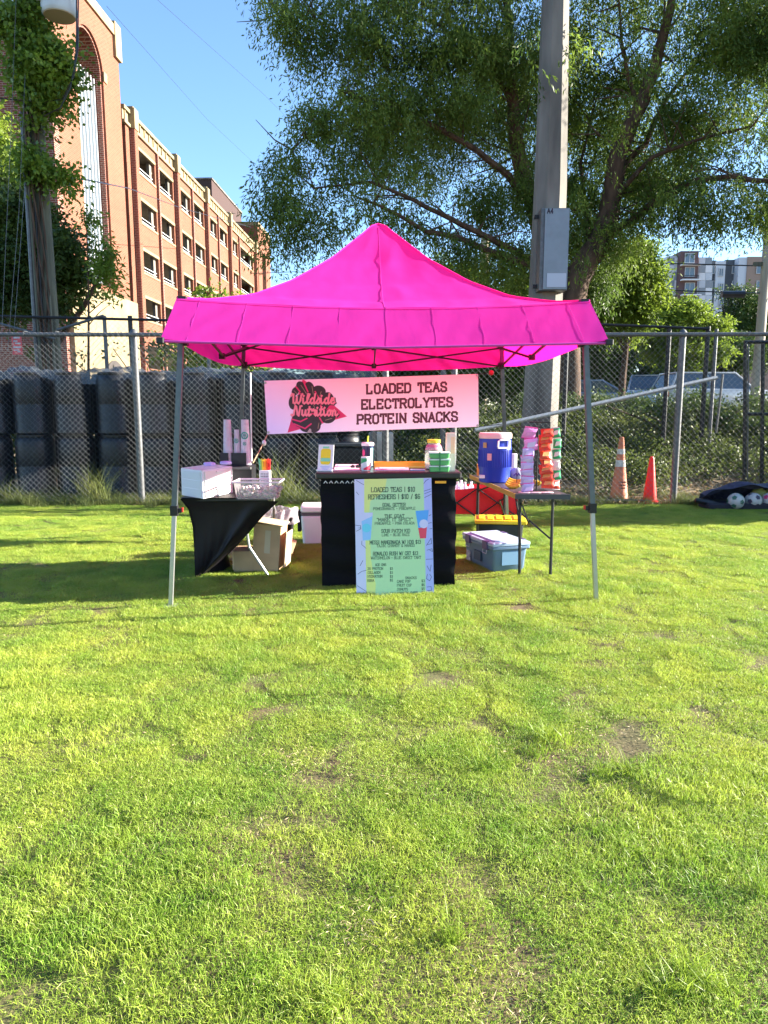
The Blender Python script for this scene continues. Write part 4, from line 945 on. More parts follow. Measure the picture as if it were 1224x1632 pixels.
# ------------------------------------------------------------------ parked vehicles on the street
M_tyre = mat('tyre', (.015, .015, .016), .85); M_rimm = mat('wheel_rim', (.35, .36, .38), .35, metal=.8); M_cglass = mat('car_glass', (.05, .07, .09), .08, spec=.9)
def car(label, loc, rz, paint, prof, roof, L, W, name='parked_car', group='vehicles parked on the street'):
    """prof: lower body side outline (x,z); roof: greenhouse outline (x,z) of 4 points"""
    t = thing(name, label, 'car', loc, rz, group)
    m = MB(); n = len(prof)
    secs = [(-W / 2, .94), (-W / 2 + .06, .99), (-W / 2 + .16, 1.0), (W / 2 - .16, 1.0), (W / 2 - .06, .99), (W / 2, .94)]
    vs = [(x * s, y, z if z < .4 else .35 + (z - .35) * (s ** 1.4)) for y, s in secs for x, z in prof]
    fs = [(i * n + k, i * n + (k + 1) % n, (i + 1) * n + (k + 1) % n, (i + 1) * n + k) for i in range(5) for k in range(n)] + [tuple(range(n - 1, -1, -1)), tuple(range(5 * n, 6 * n))]
    m.add(vs, fs); m.build('body', paint, t, smooth=True)
    (x0, z0), (x1, z1), (x2, z2), (x3, z3) = roof
    wb, wt = W / 2 - .07, W / 2 - .22
    g = MB(); g.add([(x0, -wb, z0), (x3, -wb, z3), (x3, wb, z3), (x0, wb, z0), (x1, -wt, z1), (x2, -wt, z2), (x2, wt, z2), (x1, wt, z1)], [(0, 1, 5, 4), (1, 2, 6, 5), (2, 3, 7, 6), (3, 0, 4, 7), (4, 5, 6, 7)])
    g.build('windows', M_cglass, t)
    r = MB(); r.rbox(((x1 + x2) / 2, 0, (z1 + z2) / 2 + .015), (abs(x2 - x1) + .1, wt * 2 + .06, .06), .1); r.build('roof', paint, t, smooth=True)
    for a, b in (((x0, z0), (x1, z1)), ((x3, z3), (x2, z2)), (((x0 + x3) / 2, (z0 + z3) / 2), ((x1 + x2) / 2, (z1 + z2) / 2))):
        for s in (-1, 1):
            p = MB(); p.tube([(a[0], s * (wb + .005), a[1]), (b[0], s * (wt + .005), b[1])], .045, 6); p.build('pillar', paint, t)
    for wx in (-L * .31, L * .31):
        for s in (-1, 1):
            R = Matrix.Rotation(PI / 2, 3, 'X'); w = MB(); w.lathe([(.2, -.1), (.31, -.11), (.335, -.08), (.335, .08), (.31, .11), (.2, .1)], (wx, s * (W / 2 - .1), .335), 20, M=R)
            o = w.build('wheel', M_tyre, t, smooth=True); q = MB(); q.lathe([(.001, -.105), (.2, -.09), (.2, .09), (.001, .105)], (wx, s * (W / 2 - .1), .335), 16, M=R); q.build('rim', M_rimm, o, smooth=True)
    for s in (-1, 1):
        h = MB(); h.rbox((L / 2 - .06, s * (W / 2 - .32), .72), (.12, .36, .16), .05); h.build('headlight', mat('headlight', (.8, .8, .8), .1) if 'head' not in KIDS else KIDS['head'], t)
        KIDS.setdefault('head', bpy.data.materials['headlight'])
        h = MB(); h.rbox((-L / 2 + .06, s * (W / 2 - .25), .85), (.1, .22, .22), .04); h.build('tail_light', mat('tail_light', (.4, .01, .01), .2) if 'tail' not in KIDS else KIDS['tail'], t)
        KIDS.setdefault('tail', bpy.data.materials['tail_light'])
    return t
def sedan(L=4.7):
    h = L / 2; return [(-h, .35), (-h + .1, .25), (h - .1, .25), (h, .4), (h - .02, .68), (h - .35, .82), (h - 1.3, .93), (-h + 1.0, .98), (-h + .1, .95), (-h, .7)], [(-h + .75, .95), (-h + 1.55, 1.42), (h - 2.15, 1.43), (h - 1.3, .93)]
def suv(L=4.8):
    h = L / 2; return [(-h, .4), (-h + .1, .28), (h - .1, .28), (h, .45), (h - .02, .85), (h - .3, 1.02), (h - 1.15, 1.1), (-h + .3, 1.12), (-h, 1.08)], [(-h + .05, 1.1), (-h + .35, 1.72), (h - 1.9, 1.74), (h - 1.1, 1.08)]
P_silver = mat('paint_silver', (.24, .26, .29), .25, metal=.5, coat=.6); P_blue = mat('paint_blue_grey', (.16, .22, .30), .25, metal=.3, coat=.6); P_white = mat('paint_white', (.40, .42, .44), .25, coat=.6); P_dark = mat('paint_dark', (.04, .05, .07), .25, coat=.6)
pr, rf = suv(); c = at(1032, 640, 33); car('light grey suv parked facing the lawn, seen above the hedge behind the fence', (c.x, 33, 1.16), -1.9, P_silver, pr, rf, 4.8, 1.9)
pr, rf = sedan(); c = at(950, 640, 31); car('pale sedan low behind the hedge right beside the tent leg', (c.x, 31, 1.16), -.25, P_blue, pr, rf, 4.7, 1.8)
c = at(1130, 650, 34); car('blue-grey car with pale bonnet behind the fence post on the right', (c.x, 34, 1.16), -1.25, P_blue, pr, rf, 4.6, 1.8)
c = at(1172, 620, 27); pr2, rf2 = suv(); car('long white van-like car partly hidden behind the right gate', (c.x + 1, 31, 1.16), .1, P_white, pr2, rf2, 4.9, 1.9)
c = at(1080, 620, 36); car('dark car parked behind the light grey suv', (c.x, 38, 1.16), .05, P_dark, pr, rf, 4.7, 1.8)

# ------------------------------------------------------------------ distant poles, cables
t = thing('utility_pole', 'leaning pale wooden utility pole at the right edge behind the gate', 'pole', tuple(at(1207, 600, 24).xy) + (1.1,))
a, b = at(1205, 620, 24), at(1228, 330, 24)
q = MB(); q.tube([V(a.x - .05, 24, 1.0), a, b], [.17, .16, .13], 12); q.build('shaft', mat('pole_wood_pale', (.36, .32, .26), .9, var=.2, vscale=8, stretch=(1, 1, .1)), t, smooth=True, world=True)
q = MB(); a = at(1201, 421, 24); b = at(1240, 421, 24); q.box(((a.x + b.x) / 2, 24, a.z), (b.x - a.x, .1, .12)); q.build('crossarm', M_wood, t, world=True)
q = MB(); a = at(1150, 469, 24); q.tube([a, at(1186, 469, 24)], .11, 8); 
o = q.build('cable_enclosure', M_blackplastic, smooth=True); tag(o, 'black cylinder hanging on the overhead cable in front of the round dark tree', 'cable splice')
for (l, lab_) in (([(1000, 418, 26), (1224, 424, 24), (1300, 424, 24)], 'upper black overhead cable crossing the apartment block'), ([(1000, 460, 26), (1190, 467, 24), (1300, 467, 24)], 'lower black overhead cable carrying the splice box'),
                  ([(130, 285, UY), (205, 300, 25), (290, 332, 38), (400, 362, 55)], 'black cable running from the ivy pole along the brick garage'),
                  ([(240, -10, 20), (420, 150, 34), (600, 330, 60)], 'thin overhead wire across the open sky'), ([(170, 10, 18), (330, 190, 34), (480, 330, 60)], 'second thin overhead wire across the open sky'),
                  ([(400, 436, 40), (470, 433, 40), (530, 438, 40), (700, 410, 35)], 'faint cable above the left slope of the canopy'), ([(690, 420, 30), (770, 436, 30), (860, 446, 28)], 'pale cable meeting the thin pole above the canopy'),
                  ([(122, -20, 13), (122, 70, 13), (118, 120, 13), (100, 158, 13.1), (70, 163, 13.2), (0, 157, 13.3)], 'black service cable looping down from the transformer to the left edge'),
                  ([(125, -20, 13), (124, 80, 13), (112, 140, 13), (96, 172, 13), (70, 185, 13.2)], 'second black cable looping below the transformer'),
                  ([(26, -10, 12.9), (18, 200, 12.6), (4, 500, 12.2), (2, 560, 12)], 'pale guy wire nearest the left edge'), ([(40, 120, 12.9), (30, 340, 12.6), (12, 560, 12.2)], 'pale guy wire beside the ivy pole'), ([(40, 290, 12.9), (32, 400, 12.7), (20, 560, 12.4)], 'short pale guy wire in front of the dark tree')):
    q = MB(); P = [at(*p) for p in l]; r = .0006 * P[0].y + .004 if 'sky' not in lab_ else .012
    r = .012 if 'looping' in lab_ else (.004 if 'guy' in lab_ else (.022 if 'overhead cable' in lab_ else (.016 if 'sky' not in lab_ else .005)))
    Q = []
    for i in range(len(P) - 1):
        for k in range(4): Q.append(P[i].lerp(P[i + 1], k / 4))
    Q.append(P[-1]); q.tube(Q, r, 5); o = q.build('overhead_cable' if 'guy' not in lab_ else 'guy_wire', M_blackplastic if 'pale' not in lab_ else M_galv, smooth=True); tag(o, lab_, 'cable')
t = thing('utility_pole', 'thin weathered wooden pole rising above the canopy right of its peak', 'pole', (at(771, 500, 30).x, 30, 1.1))
q = MB(); a, b = at(771, 560, 30), at(773, 380, 30); q.tube([V(a.x, 30, 1.0), a, b], .17, 10); q.build('shaft', mat('pole_wood_tan', (.40, .33, .22), .9), t, smooth=True, world=True)  # one even tan wood colour
q = MB(); q.tube([at(776, 435, 29.8), at(806, 442, 29.8)], .10, 8); q.build('splice_box', M_blackplastic, t, smooth=True, world=True)

# ------------------------------------------------------------------ traffic cones and ball bag
def cone(name, label, loc, prof, mats, bands, base, wear=None):
    t = thing(name, label, 'traffic cone', loc, .1)
    MB().lathe(prof, n=28).build('cone_body', mats[0], t, smooth=True)
    for (z0, z1, r0, r1) in bands: MB().lathe([(r0, z0), (r1, z1)], n=28).build('reflective_band', mats[1], t, smooth=True)
    MB().rbox((0, 0, base[1] / 2), (base[0], base[0], base[1]), .03).build('base', mats[2], t)
    return t
M_cone = mat('cone_orange_faded', (.62, .17, .06), .6, col2=(.50, .16, .08), vscale=9); M_cred = mat('cone_red', (.80, .03, .02), .45, trans=.2, tcol=(.9, .05, .02)); M_band = mat('band_white', (.55, .52, .45), .5, var=.25, vscale=18)
c = at(986, 800, 10.85); t1 = cone('traffic_cone', 'tall faded orange cone with two worn white bands and a black base', (c.x, 10.85, th(c.x, 10.85)), [(.14, .05), (.135, .06), (.075, .54), (.072, .55), (.05, .80), (.034, .97), (.02, .98)], [M_cone, M_band, M_blackplastic], [(.53, .63, .0795, .068), (.72, .80, .0605, .052)], (.36, .05))
m = MB()
for i, tx in enumerate(('CITY PARKS', 'ATHLETICS')):
    pass
for i, row in enumerate(((-.05, .05), (-.04, .045), (-.045, .03))):
    for k in range(5):
        xx = row[0] + (row[1] - row[0]) * k / 4; zz = .30 - i * .045; rr = .1395 - (zz - .05) * .125
        m.box((xx, -math.sqrt(max(1e-4, rr * rr - xx * xx)) - .002, zz), (.012, .003, .022), rz=-xx * 6)
m.build('stencil_marks', M_ink, t1)
c = at(1035, 805, 10.62); cone('traffic_cone', 'plain bright red plastic sports cone beside the faded orange one', (c.x, 10.62, 0), [(.13, .0), (.13, .03), (.10, .05), (.035, .66), (.018, .70), (.01, .70)], [M_cred, M_band, M_cred], [], (.26, .02))

M_ball = mat('ball_white', (.40, .40, .37), .4, var=.1, vscale=9); M_bally = mat('ball_yellow', (.30, .33, .09), .45); M_bpatch = mat('ball_patch_green', (.04, .12, .08), .5); M_bpk = mat('ball_patch_dark', (.05, .045, .07), .5); M_bpr = mat('ball_patch_red', (.45, .04, .12), .5)
def ball(px, py, Y, r, body, patch, label):
    c = at(px, py, Y); c.z = max(c.z, r + .01); t = thing('soccer_ball', label, 'ball', tuple(c), rnd.uniform(0, 3), 'balls at the fence')
    MB().sphere((0, 0, 0), r, 22, 14).build('ball_shell', body, t, smooth=True)
    ph = (1 + 5 ** .5) / 2
    for v in [(0, 1, ph), (0, -1, ph), (0, 1, -ph), (0, -1, -ph), (1, ph, 0), (-1, ph, 0), (1, -ph, 0), (-1, -ph, 0), (ph, 0, 1), (-ph, 0, 1), (ph, 0, -1), (-ph, 0, -1)]:
        n_ = Vector(v).normalized(); a = n_.orthogonal().normalized(); b = n_.cross(a); m = MB()
        pts = [Vector((0, 0, 0))]; ctr = n_ * (r + .002)
        ring = [(n_ + (a * math.cos(q) + b * math.sin(q)) * .34).normalized() * (r + .0015) for q in [2 * PI * k / 5 for k in range(5)]]
        m.add([ctr] + ring, [(0, 1 + k, 1 + (k + 1) % 5) for k in range(5)]); m.build('patch', patch, t, smooth=True)
ball(1172, 807, 9.85, .115, M_ball, M_bpatch, 'white soccer ball with dark green patches, leftmost by the bag')
ball(1200, 806, 9.9, .115, M_ball, M_bpk, 'white soccer ball with charcoal patches, middle of the row by the bag')
ball(1226, 808, 9.9, .115, M_ball, M_bpr, 'white soccer ball with crimson patches cut off by the right edge')
ball(1209, 790, 10.15, .115, M_bally, M_bally, 'plain yellow-green ball inside the dark mesh bag')
ball(1230, 788, 10.2, .115, M_bally, M_bpk, 'yellow-green ball with dark patches at the very right edge')
bag = thing('ball_bag', 'navy blue mesh ball bag lying at the fence foot on the right', 'bag', (4.9, 10.05, 0))
def bagf(u, v):
    x = 4.52 + u * 1.35; top = .03 + .36 * math.sin(PI * min(1, u * .9 + .05)) ** .7 * .72
    y = 9.92 + v * .55 + .04 * math.sin(u * 9); z = top * math.sin(PI * (.24 + .76 * v)) ** .8 if v < .98 else .02
    return Vector((x, y, max(.012, z + .02 * math.sin(u * 17 + v * 5)) + (.12 * (1 - v) if v < .3 else 0)))
q = MB(); q.grid(bagf, 26, 14); q.build('mesh_fabric', mat('bag_navy', (.035, .038, .075), .7, var=.3, vscale=20, bump=.6, bscale=60), bag, smooth=True, world=True)
q = MB(); q.tube([(4.40, 9.95, .13), (4.55, 9.93, .10), (4.75, 9.9, .05), (5.0, 9.86, .02), (5.5, 9.85, .02)], [.03, .05, .045, .03, .02], 8); q.build('drawstring', M_blackplastic, bag, smooth=True, world=True)
q = MB(); q.rbox((5.15, 9.98, .05), (1.25, .36, .09), .04); q.build('bag_bottom', mat('bag_black', (.012, .012, .02), .8), bag, world=True)
# ================================================================== THE TENT
TENT = thing('canopy_tent', 'bright magenta pop-up canopy tent with flared front awning on grey legs', 'tent', (-.05, 6.5, 0), math.radians(2.5))
prof = [(0, 3.0), (.04, 2.97), (.09, 2.895), (.277, 2.63), (.486, 2.40), (.679, 2.245), (.862, 2.17), (1, 2.15)]
def rz_(r):
    for (a, za), (b, zb_) in zip(prof[:-1], prof[1:]):
        if r <= b: return za + (zb_ - za) * (r - a) / (b - a)
    return prof[-1][1]
A_ = 1.43
M4 = [Matrix.Rotation(k * PI / 2, 3, 'Z') for k in range(4)]
from mathutils import noise as mn
def crease(a, b, k):
    return (1 - abs(mn.noise(Vector((a * .9 + b * .5, b * .7 - a * .25, k * 3.1)))) * 4) * .5 + mn.noise(Vector((a * 2.3, b * 2.3, 5 + k))) * .35
for k in range(4):
    m = MB()
    def roof(u, v, k=k):
        r = v ** 1.0; s = (u * 2 - 1)
        sag = .055 * (1 - s * s) * r * (1.0 if r > .3 else r / .3)
        wr = .006 * math.sin(s * 9 + k) * r * (1 - abs(s)) + 0
        p = Vector((s * r * A_, -r * A_ + (.0 if r < .99 else 0), rz_(r) - sag + wr))
        if r < .99: p.z += crease(s * r * 5 + k * 9, r * 5, k) * .007 * min(1, (1 - abs(s)) * 6) * min(1, r * 4) * min(1, (1 - r) * 12)
        return M4[k] @ p
    m.grid(roof, 72, 44); m.build('roof_panel', M_pink, TENT, smooth=True)
# front awning flared outward, others hang straight
def eave(s): return 2.15 - .055 * (1 - s * s)
def skirt(k, out, drop, name, wide=0.02, amp=.010):
    m = MB()
    def f(u, v):
        s = u * 2 - 1; rip = amp * math.sin(s * 13 + 1.3 * k + v) * v
        seam = abs(((s * 4.5) % 1) - .5); rip += -.0 * max(0, 1 - (.5 - seam) * 28) * (1 - v * .4) * 1
        z = eave(s) - drop * v - (0 if v < .99 else .0)
        rip += .0055 * (crease(s * 7 + v * 1.4, v * 1.2 + s, 20 + k)) * min(1, v * 5) * (1.0 if v < .95 else .6)
        bul = out * v + .004 * math.sin(PI * v)
        return M4[k] @ Vector((s * (A_ + wide * v), -A_ - .003 - bul + rip, z if k else z - (0.045 * v * (s * s - 1)) * -1 * .0))
    m.grid(f, 150, 10); return m.build(name, M_pink, TENT, smooth=True)
skirt(0, .29, .30, 'front_awning', .045, .0008)
for k in (1, 2, 3): skirt(k, .005, .28, 'valance', .02, .0025)
# stitched seam fold along the front edge and piping
m = MB(); m.tube([(s / 20 * A_, -A_ - .016, eave(s / 20) - .012) for s in range(-20, 21)], .0022, 5); m.build('front_seam', M_pink, TENT, smooth=True)
for s in range(-4, 5):
    sv = s / 4.5; m = MB(); m.tube([(sv * (A_ + .045 * v), -A_ - .0045 - .29 * v - .004 * math.sin(PI * v) + .0008 * math.sin(sv * 13 + v) * v , eave(sv) - .30 * v) for v in [i / 8 for i in range(9)]], .0010, 4); m.build('awning_seam', mat('seam_thread', (.55, .02, .32), .7) if 'st' not in KIDS else KIDS['st'], TENT, smooth=True); KIDS['st'] = bpy.data.materials['seam_thread']
m = MB(); m.tube([(-A_ - .05, -A_ - .296, 1.835), (0, -A_ - .296, 1.80), (A_ + .05, -A_ - .296, 1.835)], .008, 8); m.build('awning_bar', mat('awning_bar_pink', (.55, .05, .32), .5), TENT, smooth=True)
for sx_ in (-1, 1):
    m = MB(); m.tube([(sx_ * (A_ - .03), -A_ + .03, 1.86), (sx_ * (A_ + .04), -A_ - .29, 1.84)], .013, 6); m.rbox((sx_ * (A_ + .045), -A_ - .30, 1.84), (.05, .04, .04), .01); m.build('awning_arm', M_blackmetal, TENT)
# hip seams
for k in range(4):
    m = MB(); m.tube([M4[k] @ Vector((r * A_, -r * A_, rz_(r) + .004)) for r in [i / 24 for i in range(25)]], .006, 5); m.build('hip_seam', M_pink, TENT, smooth=True)
m = MB(); m.tube([(0, -r * A_, rz_(r) - .055 * r + .003) for r in [i / 20 for i in range(1, 21)]], .0022, 4); m.build('centre_seam', M_pinkhem, TENT, smooth=True)
# legs
for sx_ in (-1, 1):
    for sy_ in (-1, 1):
        top = Vector((sx_ * (A_ - .03), sy_ * (A_ - .03), 2.12)); bot = Vector((sx_ * 1.545, sy_ * 1.50, 0)); c = bot + (top - bot) * (.69 / 2.12)
        m = MB(); m.tube([c, top], .026, 4); o = m.build('leg', M_leg, TENT)
        q = MB(); q.tube([bot, c], .020, 4); q.build('inner_leg', M_steel, o)
        q = MB(); q.box(c, (.050, .050, .070)); q.box(c + V(-.036 * sx_, 0, .0), (.03, .024, .032)); q.build('collar', M_blackmetal, o)
        q = MB(); q.box(c + V(-.056 * sx_, 0, .005), (.012, .02, .03)); q.build('lock_button', mat('button_red', (.5, .03, .02), .5) if 'btn' not in KIDS else KIDS['btn'], o); KIDS['btn'] = bpy.data.materials['button_red']
        q = MB(); q.box(bot + V(0, 0, .006), (.085, .085, .012)); q.build('foot_plate', M_steel, o)
        q = MB(); q.box(top + V(0, 0, -.25), (.055, .055, .07)); q.box(top, (.06, .06, .09)); q.build('corner_bracket', M_blackmetal, o)
# scissor trusses
zt, zl = 2.06, 1.865; a = A_ - .04
M_truss = mat('truss_black', (.035, .02, .028), .45, metal=.2)
for k in range(4):
    for sgn in (-1, 1):
        for z0, z1, o_ in ((zt, zl, .012), (zl, zt, -.012)):
            m = MB(); m.tube([M4[k] @ Vector((sgn * a, -a + o_, z0)), M4[k] @ Vector((0, -a + o_, z1))], .0125, 4); m.build('truss_bar', M_truss, TENT)
    m = MB(); m.box(M4[k] @ Vector((0, -a, zt)), (.05, .05, .05)); m.box(M4[k] @ Vector((0, -a, zl)), (.05, .05, .05)); m.build('truss_joint', M_truss, TENT)
    for z0, z1 in ((zt, 2.12), (zl, 2.3)):
        m = MB(); m.tube([M4[k] @ Vector((0, -a + .03, z0)), M4[k] @ Vector((0, -.03, z1))], .011, 4); m.build('truss_bar', M_truss, TENT)
m = MB(); m.tube([(0, 0, 2.08), (0, 0, 2.97)], .017, 8); m.box((0, 0, 2.1), (.08, .08, .06)); m.box((0, 0, 2.3), (.08, .08, .05)); m.build('peak_pole', M_truss, TENT)

# ------------------------------------------------------------------ hanging banner
BNY = 7.98
ban = thing('banner', 'pink and lavender banner reading loaded teas, electrolytes, protein snacks, hanging under the canopy', 'banner', tuple(at(592, 645, BNY)))
def banner_mat():
    m = bpy.data.materials.new('banner_print'); m.use_nodes = True; nt = m.node_tree; b = nt.nodes['Principled BSDF']; out = nt.nodes['Material Output']
    g = nt.nodes.new('ShaderNodeNewGeometry'); s = nt.nodes.new('ShaderNodeSeparateXYZ'); nt.links.new(g.outputs['Position'], s.inputs[0])
    def mr(o, a, b_):
        r = nt.nodes.new('ShaderNodeMapRange'); r.inputs['From Min'].default_value = a; r.inputs['From Max'].default_value = b_; nt.links.new(o, r.inputs[0]); return r
    zz = mr(s.outputs[2], 1.20, 1.78); xx = mr(s.outputs[0], -1.35, .0)
    r1 = nt.nodes.new('ShaderNodeValToRGB'); r1.color_ramp.elements[0].color = (.92, .72, .90, 1); r1.color_ramp.elements[1].color = (.92, .38, .48, 1); nt.links.new(zz.outputs[0], r1.inputs[0])
    r2 = nt.nodes.new('ShaderNodeValToRGB'); r2.color_ramp.elements[0].color = (.58, .46, .88, 1); r2.color_ramp.elements[1].color = (.84, .40, .66, 1); nt.links.new(zz.outputs[0], r2.inputs[0])
    mx = nt.nodes.new('ShaderNodeMixRGB'); nt.links.new(xx.outputs[0], mx.inputs[0]); nt.links.new(r2.outputs[0], mx.inputs[1]); nt.links.new(r1.outputs[0], mx.inputs[2])
    nt.links.new(mx.outputs[0], b.inputs['Base Color']); b.inputs['Roughness'].default_value = .5
    t = nt.nodes.new('ShaderNodeBsdfTranslucent'); nt.links.new(mx.outputs[0], t.inputs[0]); ms = nt.nodes.new('ShaderNodeMixShader'); ms.inputs[0].default_value = .35
    nt.links.new(b.outputs[0], ms.inputs[1]); nt.links.new(t.outputs[0], ms.inputs[2]); nt.links.new(ms.outputs[0], out.inputs[0]); return m
def bnp(px, py, d=0): return at(px, py, BNY - d)
c4 = [at(421, 607, BNY), at(762, 596, BNY), at(763, 680, BNY), at(426, 692, BNY)]
m = MB()
m.grid(lambda u, v: (c4[0].lerp(c4[1], u)).lerp(c4[3].lerp(c4[2], u), v) + V(0, .004 * math.sin(u * 14), 0) * 0, 20, 6)
m.build('vinyl_sheet', banner_mat(), ban, world=True)
M_hot = mat('print_hot_pink', (.72, .05, .20), .6); M_char = mat('print_charcoal', (.045, .045, .055), .6); M_lpink = mat('print_light_pink', (.90, .30, .40), .6); M_plum = mat('print_plum', (.10, .035, .055), .6)
def cp4(x, y): return 420 + x / 6.8, 580 + y / 6.8
m = MB(); m.poly([bnp(*cp4(x, y), .0012) for x, y in ((260, 745), (905, 570), (425, 160))]); m.build('logo_triangle', M_hot, ban, world=True)
def ell(cx, cy, rx, ry, ang, d, n=22, x0=0):
    out = []
    for k in range(n):
        a = 2 * PI * k / n; x = rx * math.cos(a); y = ry * math.sin(a); out.append(bnp(*cp4(cx + x * math.cos(ang) - y * math.sin(ang), cy + x * math.sin(ang) + y * math.cos(ang)), d))
    return out[::-1]
for i, e in enumerate(((345, 295, 38, 48, .5), (410, 255, 50, 72, -.5), (500, 265, 52, 75, -.3), (605, 290, 72, 55, .35), (700, 380, 62, 75, -.2), (320, 420, 48, 75, 0), (520, 420, 195, 110, .1), (695, 570, 88, 75, 0), (470, 620, 165, 85, .1), (545, 670, 75, 75, .2), (470, 700, 75, 42, .1))):
    m = MB(); m.poly(ell(*e[:4], e[4], .0016 + i * .0001)); m.build('logo_leaf_lobe', M_char, ban, world=True)
m = MB()
for i, pl in enumerate((((350, 245), (395, 300)), ((440, 210), (480, 300)), ((560, 300), (600, 370)), ((310, 600), (400, 625), (470, 590)), ((330, 650), (450, 700), (515, 650)), ((600, 570), (640, 640)), ((620, 420), (620, 460)))):
    strokes(m, [(x, -y) for x, y in pl], 15, None, lambda x, y, d: bnp(*cp4(x, -y), .0030 + d), i)
m.build('logo_slits', M_hot, ban, world=True)
m = MB()
for i, pl in enumerate((((330, 290), (370, 330)), ((405, 230), (470, 330)), ((525, 240), (540, 330)), ((625, 300), (610, 350)), ((540, 440), (560, 490)), ((670, 610), (740, 590)), ((600, 640), (590, 700)))):
    strokes(m, [(x, -y) for x, y in pl], 6, None, lambda x, y, d: bnp(*cp4(x, -y), .0035 + d), i)
m.build('logo_veins', mat('print_olive', (.35, .30, .22), .6), ban, world=True)
m = MB(); m.poly([bnp(*cp4(x, y), .0037) for x, y in ((470, 745), (520, 745), (515, 705), (500, 700))]); m.build('logo_highlight', M_white, ban, world=True)
SC = {'W': ([(0, .8, .08, 1, .2, .95, .2, .5, .22, .1, .34, 0, .46, .2, .5, .7), (.5, .6, .52, .1, .66, 0, .8, .3, .86, .85, .95, 1)], 1.0),
      'N': ([(0, .1, .1, 0, .2, .1, .26, .6, .32, 1, .4, .9, .55, .1, .64, 0, .7, .5, .74, .95, .86, 1)], .9), 'i': ([(.02, .55, .05, .1, .14, 0, .26, .12), (.06, .78, .08, .82)], .3),
      'l': ([(.02, .1, .14, .5, .26, .95, .14, 1, .08, .6, .08, .1, .18, 0, .28, .12)], .32), 'd': ([(.34, .5, .2, .58, .06, .4, .04, .12, .16, 0, .32, .15), (.42, 1, .34, .3, .38, 0, .5, .12)], .54),
      's': ([(.0, .1, .18, .58, .3, .4, .28, .1, .14, 0, .02, .08)], .36), 'e': ([(.06, .28, .28, .36, .26, .56, .12, .56, .04, .3, .1, .02, .24, 0, .36, .14)], .40),
      'u': ([(.02, .55, .03, .12, .14, 0, .28, .15, .32, .55), (.32, .5, .32, .08, .42, 0, .5, .12)], .52), 't': ([(.12, .9, .06, .2, .12, 0, .26, .12), (.0, .62, .26, .66)], .32),
      'r': ([(.02, .5, .14, .66, .16, .52, .3, .55, .28, .1, .36, 0)], .40), 'o': ([(.2, .56, .06, .44, .04, .14, .16, 0, .3, .14, .3, .44, .2, .56, .4, .5)], .42),
      'n': ([(.04, .5, .08, .5, .06, 0), (.07, .35, .2, .58, .3, .45, .3, .08, .4, 0, .5, .14)], .52)}
def script_text(word, x0, x1, yb, h, w, d0, mt, name, dx=0, dy=0):
    tot = sum(SC[c][1] for c in word); sx_ = (x1 - x0) / tot; x = x0; m = MB(); k = 0
    for c in word:
        for stt in SC[c][0]:
            pl = [(x + stt[i] * sx_ + stt[i + 1] * h * .05 + dx, -(yb) + stt[i + 1] * h - dy) for i in range(0, len(stt), 2)]
            k = strokes(m, pl, w, None, lambda a, b, d: bnp(*cp4(a, -b), d0 + d), k, dk=.00008)
            k = k % 9
        x += SC[c][1] * sx_
    m.build(name, mt, ban, world=True)
for word, x0, x1, yb, h in (('Wildside', 295, 775, 430, 105), ('Nutrition', 300, 805, 560, 105)):
    script_text(word, x0, x1, yb, h, 26, .0040, M_char, 'script_shadow', 9, 7)
    script_text(word, x0, x1, yb, h, 21, .0055, M_lpink, 'script_lettering')
for word, x0, x1, yb in (('LOADED TEAS', 583.5, 713, 627.3), ('ELECTROLYTES', 575.5, 723, 651.8), ('PROTEIN SNACKS', 568.5, 731, 675.5)):
    m = MB(); h = 14.0; sx_ = (x1 - x0) / (text_width(word, .26) * h)
    slab_text(m, word, lambda x, y, d: bnp(x, -(y) - .030 * (x - x0), .0015 + d), h, 3.3, x0 + 1.5, -yb, tr=.26, sx=sx_ * .975, dk=.00008); m.build('lettering', M_plum, ban, world=True)
for cx, cy in ((423, 610), (760, 598), (761, 678), (428, 689)):
    m = MB(); p = bnp(cx, cy, .002); m.lathe([(.006, 0), (.014, .002), (.014, .004), (.006, .006)], p, 12, M=Matrix.Rotation(PI / 2, 3, 'X')); m.build('grommet', M_steel, ban, world=True)
for a, b in (((421, 608), (392, 588)), ((762, 597), (800, 590)), ((763, 680), (800, 676)), ):
    m = MB(); m.tube([at(*a, BNY - .01), at(*b, BNY)], .004, 5); m.build('tie_cord', M_blackmetal, ban, world=True)
m = MB(); m.sphere(at(783, 594, BNY), .03, 10, 7); m.build('red_clip', mat('clip_red', (.55, .02, .04), .5), ban, world=True)
# cord with white toggle running from the banner corner to the left table
m = MB(); m.tube([at(426, 693, 7.9), at(417, 712, 7.6), at(403, 738, 7.3)], .006, 6); o = m.build('tie_stick', M_cardbd, smooth=True); tag(o, 'slim tan stick with white toggle at the lower left banner corner', 'stick')
m = MB(); m.sphere(at(421, 706, 7.69), .024, 10, 8, (1, 1, 1.3)); m.build('toggle', M_whitepl, o, smooth=True)
m = MB(); m.tube([at(399, 594, 7.9), at(401, 735, 7.9)], .008, 6); o = m.build('white_rod', M_whitepl, smooth=True); tag(o, 'thin white vertical rod beside the rear left tent leg', 'rod')

